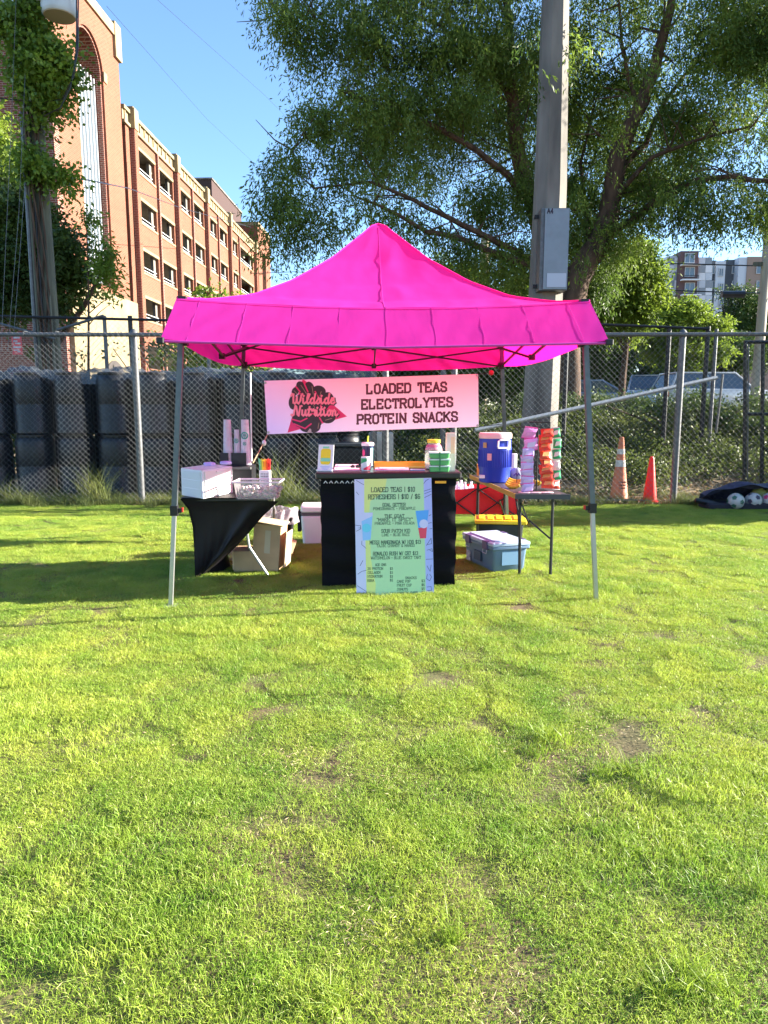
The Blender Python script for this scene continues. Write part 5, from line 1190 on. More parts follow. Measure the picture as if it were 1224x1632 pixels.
# ------------------------------------------------------------------ bar counter
ctr = thing('bar_counter', 'portable bar counter draped in black pleated cloth under the middle of the tent', 'counter', (.03, 5.715, 0), math.radians(1.5))
W2 = .525
def cloth(u, v):
    # wraps left side, front, right side
    s = u * 3; z = .865 - v * .855
    f = .010 * math.sin(v * 26 + 2 * math.sin(u * 7)) * (1 if 1 < s < 2 else .5) + .006 * math.sin(u * 31 + v * 5)
    if s < 1: return Vector((-W2 + f, .23 - s * .46, z))
    if s < 2: return Vector((-W2 + (s - 1) * 2 * W2, -.23 - f - .012 * math.sin(PI * v), z))
    return Vector((W2 - f, -.23 + (s - 2) * .46, z))
m = MB(); m.grid(cloth, 90, 50); m.build('black_cloth', M_blackcloth, ctr, smooth=True)
m = MB(); m.rbox((0, 0, .893), (1.13, .54, .05), .02); m.build('counter_top', mat('counter_black', (.018, .02, .022), .35), ctr, smooth=True)
m = MB()
for i in range(7):
    x = -.50 + i * .042; strokes(m, [(x, .835), (x + .013, .852), (x + .026, .835)], .004, None, lambda a, b, d: Vector((a, -.262 - d, b)), 0)
m.build('white_fringe', M_whitepl, ctr)
m = MB(); m.box((.40, -.272, .842), (.085, .008, .018)); m.build('orange_strip', mat('strip_orange', (.85, .38, .03), .4), ctr)
TZ = .918
def on(px, py, z=TZ): return gr(px, py, z)
# menu board
P0 = V(-.209, 5.222, .0); P1 = V(.38, 5.245, .0); PT = V(-.2, 5.425, .865)
NB = (P1 - P0).cross(PT - P0).normalized()
if NB.y > 0: NB = -NB
def mb_(px, py, d=0): return onp(px, py, P0 + NB * d, NB)
board = thing('menu_board', 'tall green and lavender menu board leaning on the front of the bar counter', 'menu board', (.09, 5.25, 0))
q4 = [mb_(565, 764), mb_(687.5, 761.5), mb_(691.5, 947), mb_(568.5, 950.5)]
for p in q4[2:]: pass
m = MB(); m.prism([q4[3], q4[2], q4[1], q4[0]], NB * -.006); m.build('foam_board', mat('board_white', (.70, .69, .76), .5), board, world=True)
def zone(pts, mt, name, d): m = MB(); m.poly([mb_(x, y, d) for x, y in pts][::-1]); m.build(name, mt, board, world=True)
def c3(l): return [(540 + x / 6.8, 740 + y / 6.8) for x, y in l]
M_mint = mat('print_mint', (.46, .74, .38), .5); M_lime = mat('print_lime', (.68, .78, .24), .5); M_lav = mat('print_lavender', (.42, .47, .82), .5); M_pale = mat('print_pale_blue', (.60, .62, .82), .5)
zone(c3([(168, 165), (275, 160), (300, 1425), (192, 1435)]), M_pale, 'left_margin', .0006)
zone(c3([(918, 152), (1003, 150), (1032, 1405), (945, 1412)]), M_lav, 'right_margin', .0006)
zone(c3([(275, 160), (918, 152), (945, 1412), (300, 1425)]), M_mint, 'green_panel', .0009)
zone(c3([(275, 160), (520, 157), (500, 270), (440, 330), (340, 400), (330, 520), (275, 520)]), M_lime, 'lime_swoosh', .0012)
zone(c3([(288, 830), (340, 830), (350, 1040), (400, 1300), (395, 1420), (300, 1424)]), M_lime, 'lime_swoosh', .0012)
zone(c3([(240, 528), (368, 522), (345, 815), (262, 828)]), mat('cup_blue', (.28, .55, .85), .4), 'printed_cup', .0015)
zone(c3([(225, 528), (368, 522), (366, 560), (240, 620)]), M_pale, 'printed_cup_top', .0017)
zone(c3([(832, 505), (975, 495), (952, 680), (860, 690)]), mat('cup_deep_blue', (.10, .38, .80), .4), 'printed_cup', .0015)
zone(c3([(860, 690), (955, 680), (945, 800), (880, 805)]), mat('cup_red', (.75, .06, .10), .4), 'printed_cup_base', .0015)
def disc(cx, cy, r, mt, d): zone(c3([(cx + r * math.cos(a), cy + r * math.sin(a)) for a in [2 * PI * k / 16 for k in range(16)]]), mt, 'printed_ball', d)
disc(300, 690, 48, mat('ball_teal', (.15, .62, .75), .4), .0020); disc(920, 645, 48, M_pale, .0020)
MENU = [('LOADED TEAS | $10', 353, 825, 252, 300, 8), ('REFRESHERS | $10 / $6', 320, 880, 330, 378, 8), ('GOAL GETTER', 475, 722, 422, 458, 6), ('POMEGRANATE + PINEAPPLE', 375, 828, 468, 496, 4), ('THE GOAT', 498, 708, 545, 578, 6),
        ('"MAKE IT SPICY"', 412, 800, 584, 618, 6), ('PINEAPPLE + PINA COLADA', 392, 818, 628, 654, 4), ('SOUR PATCH KID', 462, 770, 705, 741, 6), ('LIME + BLUE RAZZ', 468, 765, 752, 779, 4), ('MESSI MANGONADA W/ H30 $13', 337, 888, 828, 866, 6),
        ('TAJIN, CHAMOY & MANGO', 410, 820, 870, 898, 4), ('RONALDO RUSH W/ CR7 $13', 372, 858, 950, 988, 6), ('WATERMELON + BLUE SWEET TART', 348, 890, 1000, 1030, 4), ('ADD ONS', 395, 512, 1076, 1102, 4),
        ('20 PROTEIN', 313, 478, 1118, 1144, 4), ('COLLAGEN', 315, 448, 1160, 1186, 4), ('HYDRATION', 315, 470, 1202, 1228, 4), ('BOBA', 312, 380, 1246, 1272, 4), ('$3', 556, 585, 1118, 1144, 4), ('$3', 556, 585, 1160, 1186, 4), ('$3', 556, 585, 1202, 1228, 4), ('$2', 556, 585, 1242, 1268, 4),
        ('SNACKS', 722, 842, 1218, 1243, 4), ('CAKE POP', 632, 775, 1256, 1282, 4), ('FRUIT CUP', 632, 788, 1298, 1324, 4), ('DONUTS', 635, 748, 1342, 1368, 4), ('PROTEIN CHIPS', 637, 855, 1382, 1408, 4), ('$3', 898, 930, 1250, 1276, 4), ('$6', 898, 930, 1293, 1319, 4), ('$5', 898, 930, 1336, 1362, 4), ('$3', 898, 930, 1378, 1404, 4)]
M_mtext = mat('menu_ink', (.02, .06, .045), .7)
for t_, x0, x1, y0, y1, w in MENU:
    m = MB(); h = y1 - y0; sx_ = (x1 - x0) / (text_width(t_, .2) * h)
    slab_text(m, t_, lambda x, y, d: mb_(540 + x / 6.8, 740 + (-y - .012 * (x - x0)) / 6.8, .0022 + d), h, w * .78, x0, -y1, tr=.2, sx=sx_, dk=.00006); m.build('lettering', M_mtext, board, world=True)
m = MB()
for i, pl in enumerate((((190, 175), (270, 222)), ((920, 210), (945, 175), (975, 160)), ((925, 290), (1000, 265)), ((928, 320), (1000, 290)), ((930, 360), (1000, 325)), ((200, 1315), (298, 1378)), ((205, 1190), (250, 1160), (298, 1148)), ((250, 830), (248, 870), (295, 910)), ((215, 690), (240, 690)), ((180, 660), (235, 665), (238, 700), (190, 725)),
                        ((950, 880), (1000, 800), (1005, 860), (955, 870)), ((955, 930), (1010, 915), (1015, 945), (985, 930)), ((955, 1100), (990, 1160), (1000, 1090)), ((960, 1190), (950, 1240), (985, 1262), (1005, 1220), (985, 1190)), ((955, 1330), (1000, 1325), (1005, 1365), (960, 1370)), ((945, 1030), (1018, 1025)), ((975, 560), (1000, 545)), ((970, 640), (1005, 630)), ((985, 700), (1010, 695)), ((230, 1100), (262, 1040)), ((190, 300), (215, 330)))):
    strokes(m, [(x, -y) for x, y in pl], 4.5, None, lambda x, y, d: mb_(540 + x / 6.8, 740 - y / 6.8, .0016 + d), i % 5)
m.build('doodle_lines', mat('doodle_ink', (.06, .06, .16), .7), board, world=True)
# ------------------------------------------------------------------ things on the counter
def local_card(root, w, h, tilt):
    return Matrix.Rotation(tilt, 3, 'X')
c = on(518, 751)
t = thing('tabletop_sign', 'white acrylic sign with a yellow jar picture on the counter', 'sign', tuple(c), math.radians(-14))
R = Matrix.Rotation(math.radians(-12), 3, 'X')
def card(mb, pts, d, R=R): mb.poly([R @ Vector((x, -d, z)) for x, z in pts])
m = MB(); m.box(R @ V(0, 0, .105), (.125, .006, .21), M=R); m.build('sign_card', M_whitepl, t)
m = MB(); m.box((0, .02, .008), (.13, .08, .012)); m.build('sign_foot', M_whitepl, t)
def rr(cx, cz, w, h, n=5, r=.02):
    out = []
    for sx_, sz, a0 in ((1, 1, 0), (-1, 1, PI / 2), (-1, -1, PI), (1, -1, 1.5 * PI)):
        for k in range(n): a = a0 + PI / 2 * k / (n - 1); out.append((cx + sx_ * (w / 2 - r) + r * math.cos(a), cz + sz * (h / 2 - r) + r * math.sin(a)))
    return out
m = MB(); card(m, rr(.0, .115, .082, .125), .0045); m.build('printed_jar', mat('print_yellow', (.90, .66, .02), .5), t)
m = MB(); card(m, rr(0, .188, .05, .014, r=.004), .0045); m.build('printed_lid', mat('print_green', (.25, .68, .45), .5), t)
m = MB(); card(m, rr(0, .09, .075, .026, r=.004), .006); m.build('printed_band', bpy.data.materials['print_green'], t)
m = MB()
for i in range(3): card(m, rr(.0, .035 - i * .010, .08 - i * .02, .004, r=.001), .0047)
struct(m.build('printed_lines', M_lav, t), 'stuff')
M_ppink = mat('paper_pink', (.85, .42, .55), .6, col2=(.80, .55, .66), vscale=30)
for (x0, x1, y0, y1, lab_) in ((532, 573, 741, 750, 'pink patterned mat lying beside the tabletop sign on the counter'), (597, 652, 742, 750, 'round-ended pink and white mat in the middle of the counter')):
    a, b, c_, d_ = on(x0, y1), on(x1, y1), on(x1 - 2, y0), on(x0 + 3, y0); m = MB(); m.prism([a, b, c_, d_], (0, 0, .006)); o = m.build('counter_mat', M_ppink); tag(o, lab_, 'mat')
    o2 = MB(); o2.prism([a.lerp(c_, .12) + V(0, 0, .007), b.lerp(d_, .12) + V(0, 0, .007), c_.lerp(a, .12) + V(0, 0, .007), d_.lerp(b, .12) + V(0, 0, .007)], (0, 0, .001)); o2.build('mat_print', mat('mat_print_%d' % x0, (.62, .50, .60), .6, col2=(.85, .62, .72), vscale=60), o)
c = on(586, 744); t = thing('tumbler', 'large navy drink tumbler with a pink disc and yellow straw on the counter', 'cup', tuple(c))
MB().lathe([(.034, 0), (.038, .01), (.046, .16), (.050, .17), (.050, .19), (.047, .195), (.001, .195)], n=24).build('cup_body', mat('tumbler_navy', (.02, .035, .09), .3), t, smooth=True)
MB().lathe([(.051, .178), (.053, .18), (.053, .20), (.045, .206), (.001, .206)], n=24).build('cup_lid', M_whitepl, t, smooth=True)
m = MB(); m.add([V(math.cos(a) * r, math.sin(a) * r, z) for a, r, z in [(math.radians(q), .0475 + (.001 if z > .1 else -.004), z) for q in (300, 320, 340) for z in (.01, .16)]], [(0, 1, 3, 2), (2, 3, 5, 4)]); m.build('teal_panel', mat('tumbler_teal', (.25, .62, .62), .4), t)
m = MB(); q = [Vector((.049 * math.sin(-.75 + .32 * math.cos(a)), -.049 * math.cos(-.75 + .32 * math.cos(a)), .12 + .028 * math.sin(a))) for a in [2 * PI * k / 14 for k in range(14)]]; m.poly(q); m.build('pink_disc', M_hot, t)
m = MB(); m.tube([(.0, 0, .20), (.004, .004, .26)], .006, 8); m.build('straw', mat('straw_lime', (.65, .80, .05), .4), t, smooth=True)
c = on(583, 750); t = thing('drink_can', 'short white, green and red can standing in front of the navy tumbler', 'can', tuple(c))
MB().lathe([(.034, 0), (.038, .006), (.038, .105), (.035, .11)], n=22).build('can_body', M_whitepl, t, smooth=True)
for z0, z1, s0, m_ in ((.055, .10, -.5, mat('can_green', (.02, .35, .12), .4)), (.008, .05, .3, mat('can_red', (.75, .03, .08), .4))):
    m = MB(); vs = []
    for k in range(10):
        a = -PI / 2 + s0 - .75 + k * .17; e = .022 * k / 9; vs += [V(.0388 * math.cos(a), .0388 * math.sin(a), z0 + (e if s0 < 0 else -e * .0)), V(.0388 * math.cos(a), .0388 * math.sin(a), z1 - (0 if s0 < 0 else .03 * (1 - k / 9)))]
    m.add(vs, [(2 * k, 2 * k + 2, 2 * k + 3, 2 * k + 1) for k in range(9)]); m.build('can_stripe', m_, t, smooth=True)
MB().lathe([(.033, .108), (.036, .112), (.001, .108)], n=20).build('can_top', M_steel, t, smooth=True)
a, b = on(596, 746), on(677, 744); t = thing('drawer_tray', 'long low orange-yellow tray at the back of the counter', 'tray', ((a.x + b.x) / 2, a.y + .05, TZ))
M_oy = mat('tray_orange', (.85, .42, .03), .4); m = MB(); w = b.x - a.x
m.box((0, -.05, .024), (w, .008, .048)); m.box((0, .05, .024), (w, .008, .048)); m.box((-w / 2 + .004, 0, .024), (.008, .092, .048)); m.box((w / 2 - .004, 0, .024), (.008, .092, .048)); m.box((0, 0, .004), (w - .02, .09, .008)); m.build('tray_walls', M_oy, t)
m = MB(); m.box((0, -.056, .010), (w, .006, .014)); m.build('tray_lip', mat('tray_yellow', (.90, .62, .12), .4), t)
c = on(691, 748); t = thing('glass_jar', 'big clear glass jar with pink neck and yellow lid on the counter', 'jar', tuple(c))
MB().lathe([(.055, 0), (.068, .01), (.072, .03), (.072, .14), (.066, .175), (.050, .20), (.047, .215)], n=26).build('jar_glass', clear('jar_clear', (.85, .9, .85), .72, .05), t, smooth=True)
MB().lathe([(.069, .16), (.060, .19), (.049, .202)], n=26).build('jar_neck', mat('jar_pink', (.70, .25, .38), .3, trans=.3), t, smooth=True)
MB().lathe([(.052, .213), (.054, .215), (.054, .236), (.050, .24), (.001, .24)], n=26).build('jar_lid', mat('lid_yellow', (.80, .60, .04), .4), t, smooth=True)
MB().lathe([(.050, .006), (.060, .012), (.062, .05), (.001, .06)], n=18).build('jar_contents', mat('jar_fill', (.55, .45, .25), .7, col2=(.7, .6, .5), vscale=50), t, smooth=True)
m = MB(); m.add([V(.0725 * math.cos(a), .0725 * math.sin(a), z) for a in [-2.0 + .2 * k for k in range(6)] for z in (.10, .15)], [(2 * k, 2 * k + 2, 2 * k + 3, 2 * k + 1) for k in range(5)]); m.build('jar_label', mat('label_yellow', (.80, .65, .05), .5), t)
c = on(701, 752.5); M_gbox = mat('box_green', (.16, .52, .20), .45, trans=.25); M_gl = mat('box_lid_mint', (.55, .70, .68), .4)
for i, w_ in enumerate(('lowest', 'middle', 'uppermost')):
    t = thing('snack_container', w_ + ' of the three stacked green containers with pale lids on the counter', 'container', (c.x + rnd.uniform(-.003, .003), c.y + .05, TZ + i * .052), 0, 'green containers stacked on the counter')
    MB().rbox((0, 0, .019), (.155, .10, .038), .012, taper=.94).build('container_body', M_gbox, t, smooth=True)
    MB().rbox((0, 0, .044), (.163, .108, .012), .012).build('container_lid', M_gl, t, smooth=True)
    m = MB(); m.box((0, -.0565, .026), (.012, .004, .05)); m.build('clasp', mat('clasp_green', (.05, .25, .10), .4) if 'cl' not in KIDS else KIDS['cl'], t); KIDS['cl'] = bpy.data.materials['clasp_green']
c = on(718, 750); t = thing('tall_carton', 'tall slim cream carton at the right end of the counter', 'carton', (c.x, c.y + .03, TZ), .1)
MB().box((0, 0, .148), (.068, .06, .296)).build('carton_body', mat('carton_cream', (.72, .62, .52), .6, col2=(.78, .70, .66), vscale=15), t)
m = MB(); m.box((0.012, -.031, .20), (.03, .002, .13)); m.build('carton_print', mat('carton_print', (.80, .55, .35), .6), t)
c = on(566, 747); t = thing('sunglasses', 'small dark sunglasses folded on the counter beside the can', 'sunglasses', tuple(c), .3)
for s in (-1, 1):
    m = MB(); m.lathe([(.001, -.002), (.017, 0), (.017, .003), (.001, .003)], (s * .02, 0, .016), 14, M=Matrix.Rotation(PI / 2.4, 3, 'X')); m.build('lens', M_blackmetal, t)
    m = MB(); m.tube([(s * .038, 0, .018), (s * .036, .05, .008), (s * .02, .06, .003)], .002, 5); m.build('temple', M_blackmetal, t)
m = MB(); m.tube([(-.038, 0, .022), (0, -.003, .026), (.038, 0, .022)], .0022, 5); m.build('bridge', M_blackmetal, t)
a = on(663, 750); m = MB(); m.prism([a + V(-.05, 0, 0), a + V(.07, -.01, 0), a + V(.075, .07, 0), a + V(-.04, .07, 0)], (0, 0, .008)); o = m.build('paper_stack', mat('paper_blue', (.45, .50, .68), .6)); tag(o, 'small pale blue paper stack in front of the glass jar', 'papers')

# ------------------------------------------------------------------ left table with black stretch cloth
LZ = .69
t = thing('side_table', 'folding table under a black stretch cover pinched to one foot', 'table', (-1.25, 6.2, 0))
m = MB(); m.rbox((-1.29, 6.14, LZ - .015), (.70, .92, .03), .03); m.build('tabletop', M_blackplastic, t, world=True)
Lc = [(287, 795), (300, 812), (307, 840), (309, 870), (311, 900), (312, 921)]; Rc = [(444, 799), (420, 822), (398, 848), (372, 876), (345, 900), (318, 921)]
def curve(l, v):
    f = v * (len(l) - 1); i = min(int(f), len(l) - 2); q = f - i; return (l[i][0] + (l[i + 1][0] - l[i][0]) * q, l[i][1] + (l[i + 1][1] - l[i][1]) * q)
def cl(u, v):
    Lp, Rp = curve(Lc, v), curve(Rc, v); y = 5.66 + .13 * v
    a = at(*Lp, y); b = at(*Rp, y + .03 * (1 - v) + .10 * math.sin(PI * v)); p = a.lerp(b, u)
    p.y += -.03 * math.sin(PI * u) * math.sin(PI * v) * 1.0 - .06 * math.exp(-((u - .80) / .10) ** 2) * math.sin(PI * min(1, v * 1.02)) + .02 * math.sin(u * 3 + v * 5) + .007 * math.sin((u - v * .5) * 34) * math.sin(PI * v) * u
    return p
m = MB(); m.grid(cl, 40, 30); m.build('front_cover', M_spandex, t, smooth=True, world=True)
def cls(u, v):
    Lp = curve(Lc, v); a = at(*Lp, 5.66 + .13 * v); b = Vector((a.x + .02, 6.61 - .12 * v, a.z)); p = a.lerp(b, u); p.x += .20 * math.sin(PI * u) * v ** .8; p.z += 0; return p
m = MB(); m.grid(cls, 20, 20); m.build('side_cover', M_spandex, t, smooth=True, world=True)
m = MB(); m.add([at(287, 795, 5.655), at(444, 799, 5.675), V(-.99, 6.62, LZ + .004), V(-1.66, 6.62, LZ + .004)], [(0, 1, 2, 3)]); m.v[0].z = m.v[1].z = LZ + .004; m.build('top_cover', M_spandex, t, world=True)
m = MB(); m.tube([V(-1.12, 5.80, LZ - .03), at(393, 846, 5.83), at(397, 872, 5.84), at(427, 917, 5.86)], .012, 8); m.build('leg', M_steel, t, smooth=True, world=True)
for x, y in ((-1.55, 5.82), (-1.55, 6.5), (-1.02, 6.5)):
    m = MB(); m.tube([(x, y, 0), (x, y, LZ - .03)], .012, 8); m.build('leg', M_steel, t, smooth=True, world=True)
# drawer unit
p0 = gr(324, 795, LZ + .005); pl_ = gr(290, 789, LZ + .005); pr_ = gr(371, 785, LZ + .005)
du = thing('drawer_unit', 'white plastic three-drawer organizer at the left end of the side table', 'drawers', tuple(p0))
ul = (pl_ - p0); ur = (pr_ - p0); M_dw = mat('milky_plastic', (.78, .79, .84), .3, trans=.25, tcol=(.8, .82, .9))
m = MB(); m.prism([V(0, 0, 0), ur, ur + ul, ul], (0, 0, .225)); m.build('case', M_dw, du)
nr = V(ur.y, -ur.x, 0).normalized(); nl_ = V(-ul.y, ul.x, 0).normalized()
if nl_.y > 0: nl_ = -nl_
for i in range(3):
    z0 = .012 + i * .070
    m = MB(); a = ur * .05 + V(0, 0, z0); b = ur * .95 + V(0, 0, z0); m.prism([a + nr * .002, b + nr * .002, b + V(0, 0, .062) + nr * .002, a + V(0, 0, .062) + nr * .002], nr * .010); o = m.build('drawer', mat('drawer_white', (.82, .80, .78), .35, trans=.2) if 'dw' not in KIDS else KIDS['dw'], du); KIDS['dw'] = bpy.data.materials['drawer_white']
    m = MB(); c_ = ur * .5 + V(0, 0, z0 + .045) + nr * .018; m.prism([c_ - ur.normalized() * .05, c_ + ur.normalized() * .05, c_ + ur.normalized() * .05 + V(0, 0, .01), c_ - ur.normalized() * .05 + V(0, 0, .01)], nr * .008); m.build('handle', M_whitepl, o)
    m = MB(); a = ul * .08 + V(0, 0, z0); b = ul * .92 + V(0, 0, z0); m.prism([a + nl_ * .002, b + nl_ * .002, b + V(0, 0, .058) + nl_ * .002, a + V(0, 0, .058) + nl_ * .002], nl_ * .004); m.build('side_panel', M_dw, du)
M_lil = mat('lilac_plastic', (.50, .42, .78), .4)
for px, w_ in ((334, 'left'), (360, 'right')):
    c = gr(px, 742 if px < 350 else 740, LZ + .232); t2 = MB(); t2.lathe([(.045, 0), (.052, .006), (.052, .022), (.04, .028), (.001, .024)], n=6); o = t2.build('plastic_dish', M_lil); o.location = c; tag(o, 'lilac hexagonal dish, the %s of the pair lying on the white drawer unit' % w_, 'dish', 'lilac dishes')
# clear bin of wrapped snacks
a, b = gr(377, 796, LZ + .005), gr(440, 796, LZ + .005); w = b.x - a.x
bn = thing('clear_bin', 'clear plastic bin full of grey wrapped pieces on the side table', 'bin', ((a.x + b.x) / 2, a.y + .13, LZ + .005))
M_bin = clear('bin_clear', (.9, .85, .88), .8, .2)
def wallbox(mb, w, d, h, tw, flare):
    for (x0, y0, x1, y1) in ((-1, -1, 1, -1), (1, -1, 1, 1), (1, 1, -1, 1), (-1, 1, -1, -1)):
        mb.add([V(x0 * w / 2, y0 * d / 2, 0), V(x1 * w / 2, y1 * d / 2, 0), V(x1 * w / 2 * flare, y1 * d / 2 * flare, h), V(x0 * w / 2 * flare, y0 * d / 2 * flare, h)], [(0, 1, 2, 3)])
    mb.add([V(-w / 2, -d / 2, 0), V(w / 2, -d / 2, 0), V(w / 2, d / 2, 0), V(-w / 2, d / 2, 0)], [(0, 1, 2, 3)])
m = MB(); wallbox(m, w, .24, .135, .003, 1.12); m.build('bin_wall', M_bin, bn)
m = MB(); F = 1.12 * w / 2 + .01; D = 1.12 * .12 + .01
m.tube([(-F, -D, .135), (F, -D, .135), (F, D, .135), (-F, D, .135), (-F, -D, .135)], .007, 6); m.build('bin_rim', mat('rim_pinkish', (.75, .62, .68), .4), bn, smooth=True)
m = MB()
for i in range(60): m.sphere((rnd.uniform(-w / 2 + .03, w / 2 - .03), rnd.uniform(-.09, .09), rnd.uniform(.02, .085)), .022, 6, 4, (1, .8, .7))
struct(m.build('wrapped_pieces', mat('wrapped_grey', (.28, .26, .30), .5, col2=(.65, .55, .45), vscale=40), bn), 'stuff')
c = gr(388, 775, LZ + .005); t2 = thing('cream_box', 'small cream open box behind the clear bin on the side table', 'box', (c.x, c.y + .12, LZ + .005))
m = MB(); wallbox(m, .16, .12, .11, .003, 1.0); m.build('box_wall', mat('cream_card', (.78, .70, .55), .7), t2); m = MB(); m.box((-.02, 0, .10), (.08, .08, .03)); m.build('folded_napkins', M_whitepl, t2)
# straw holder
c = V(at(423, 770, 6.05).x, 6.05, LZ + .005); sh = thing('straw_holder', 'white perforated holder packed with green, yellow, orange and red straws', 'holder', tuple(c))
m = MB(); m.rbox((0, 0, .095), (.092, .07, .19), .01); m.build('holder_body', M_whitepl, sh)
m = MB()
for i in range(5):
    for j in range(4): m.box((-.028 + i * .014, -.0355, .10 + j * .020), (.007, .002, .009))
m.build('holder_holes', M_ink, sh)
cs = [(.20, .60, .35), (.35, .70, .20), (.90, .70, .05), (.95, .55, .04), (.95, .35, .03), (.85, .12, .03), (.85, .05, .04), (.70, .04, .04)]
ms = [mat('straw_%d' % i, c_, .4) for i, c_ in enumerate(cs)]
for i in range(16):
    x = -.040 + i * .0054; m = MB(); m.tube([(x, rnd.uniform(-.02, .0), .17), (x * 1.25, rnd.uniform(-.03, .0), .285 + rnd.uniform(-.006, .006))], .0035, 6); m.build('straw', ms[i // 2], sh)
# cup caddy and cup stacks
c = V(at(378, 740, 6.45).x, 6.45, LZ + .005); cd = thing('cup_caddy', 'black stepped caddy holding the upside-down cup stacks', 'caddy', tuple(c))
m = MB(); m.box((.0, 0, .10), (.30, .22, .20)); m.build('caddy_base', M_blackplastic, cd)
m = MB(); m.box((.06, -.13, .185), (.18, .06, .02)); m.build('caddy_shelf', mat('shelf_grey', (.10, .11, .10), .5), cd)
M_cup = mat('cup_milky', (.70, .66, .74), .3, trans=.35, tcol=(.8, .76, .86)); M_logo = mat('logo_green', (.02, .30, .24), .5)
def cups(px, w, h, logo, lab_, yoff=0):
    x = at(px, 735, 6.45).x; t = thing('cup_stack', lab_, 'cups', (x, 6.45 + yoff, c.z + .205), 0, 'stacks of cups on the caddy')
    prof_ = []; n = int(h / .03)
    r0, r1 = w / 2, w * .34
    for k in range(n + 1):
        z = h * k / n; r = r0 + (r1 - r0) * (k / n); prof_ += [(r, z), (r + .0012, z + .004), (r - .0008, z + .006)]
    prof_.append((.001, h + .004)); MB().lathe(prof_, n=22).build('stacked_cups', M_cup, t, smooth=True)
    m = MB(); m.box((-w * .22, -w * .5 - .012, .045), (w * .75, .012, .13)); m.box((-w * .62, -.01, .045), (.01, w, .13)); m.build('black_sleeve', M_blackplastic, t)
    if logo:
        for j, (zc, rr_) in enumerate(((h * .66, w * .34), (h * .48, w * .16)) if logo == 2 else ((h * .70, w * .30),)):
            m = MB(); nn = 18
            def lp(x_, z_, ex): 
                R_ = r0 + (r1 - r0) * (z_ / h) + ex; x_ = max(-R_ * .98, min(R_ * .98, x_)); return Vector((x_, -math.sqrt(R_ * R_ - x_ * x_) , z_))
            ring = [(rr_ * math.cos(2 * PI * k / nn), rr_ * math.sin(2 * PI * k / nn)) for k in range(nn)]
            m.add([lp(x_, zc + z_, .0035) for x_, z_ in ring] + [lp(x_ * .72, zc + z_ * .72, .0035) for x_, z_ in ring], [(k, (k + 1) % nn, nn + (k + 1) % nn, nn + k) for k in range(nn)])
            for a_, b_ in (((-.5, -.5), (-.2, .5)), ((.5, -.5), (.2, .5)), ((0, -.6), (0, .3)), ((-.3, .1), (.3, .1))):
                strokes(m, [(a_[0] * rr_, zc + a_[1] * rr_), (b_[0] * rr_, zc + b_[1] * rr_)], rr_ * .16, None, lambda x_, z_, d: lp(x_, z_, .0045 + d), 0)
            m.build('round_emblem', M_logo, t)
cups(364, .094, .40, 0, 'tall stack of plain translucent cups, leftmost on the black caddy')
cups(378.5, .066, .31, 1, 'short stack of cups with a round green emblem between the two tall stacks', .0)
cups(392, .098, .40, 2, 'tall stack of cups with green emblems, rightmost on the black caddy')

# ------------------------------------------------------------------ things under and behind the left table
t = thing('cardboard_box', 'tall open cardboard box standing on end in front, tape on its face', 'box', (-1.00, 6.10, 0), -.10)
R = Matrix.Rotation(math.radians(5), 3, 'Y')
m = MB(); m.box((0, .0, .215), (.235, .24, .42), M=R); m.build('box_body', M_cardbd, t)
m = MB(); m.box(R @ V(.01, -.1235, .06) + V(0, 0, .215), (.05, .002, .20), M=R); m.build('packing_tape', mat('tape', (.42, .36, .27), .3), t)
m = MB(); m.box((.03, -.02, .435), (.26, .25, .008), M=Matrix.Rotation(math.radians(9), 3, 'Y')); m.build('box_flap', mat('cardboard_light', (.60, .45, .28), .8), t)
m = MB(); m.box((.165, .0, .20), (.008, .22, .30), M=R); m.build('box_flap', bpy.data.materials['cardboard_light'], t)
t = thing('cardboard_box', 'low cardboard box lying left of the tall one under the side table', 'box', (-1.17, 6.12, 0), .05)
m = MB(); m.box((0, 0, .095), (.26, .26, .19)); m.build('box_body', M_cardbd, t)
m = MB(); m.box((-.135, -.02, .11), (.012, .22, .16)); m.build('box_flap', bpy.data.materials['cardboard_light'], t)
t = MB(); t.box((0, 0, 0), (.16, .14, .012), M=Matrix.Rotation(.32, 3, 'Y') @ Matrix.Rotation(.9, 3, 'X')); o = t.build('cardboard_sheet', bpy.data.materials['cardboard_light']); o.location = at(456, 868, 6.35); tag(o, 'loose cardboard sheet sticking out to the right of the tall box', 'cardboard')
t = thing('trash_bin', 'black trash bin lined with a crumpled clear bag behind the cardboard boxes', 'bin', (-1.02, 6.85, 0), .1)
m = MB(); m.rbox((0, 0, .19), (.28, .24, .37), .03, taper=.82); m.build('bin_body', M_blackplastic, t, smooth=True)
def lin(u, v):
    a = u * 2 * PI; r = .165 + .012 * math.sin(a * 7) + .01 * math.sin(a * 13 + v * 5) + .01 * v; z = .44 - v * .14 + .012 * math.sin(a * 5) * (1 - v)
    return Vector((r * math.cos(a), r * .9 * math.sin(a), z))
m = MB(); m.grid(lin, 60, 6); m.build('bin_liner', mat('liner', (.62, .58, .62), .25, trans=.4, alpha=.8), t, smooth=True)
m = MB()
for i in range(7): m.sphere((rnd.uniform(-.1, .1), rnd.uniform(-.08, .08), rnd.uniform(.39, .43)), .035, 7, 5, (1.2, .8, .7))
m.build('rubbish', mat('rubbish', (.35, .32, .30), .5, col2=(.05, .05, .05), vscale=25), t)
c = at(430, 812, 6.6); t = MB(); t.sphere((0, 0, 0), .055, 12, 8, (.9, 1, 1.2)); o = t.build('clear_bag', clear('bag_clear', (.9, .9, .95), .4, .2), smooth=True); o.location = c; o.location.z = .47; tag(o, 'puffed clear plastic bag tip resting on the trash bin rim under the table', 'plastic bag')
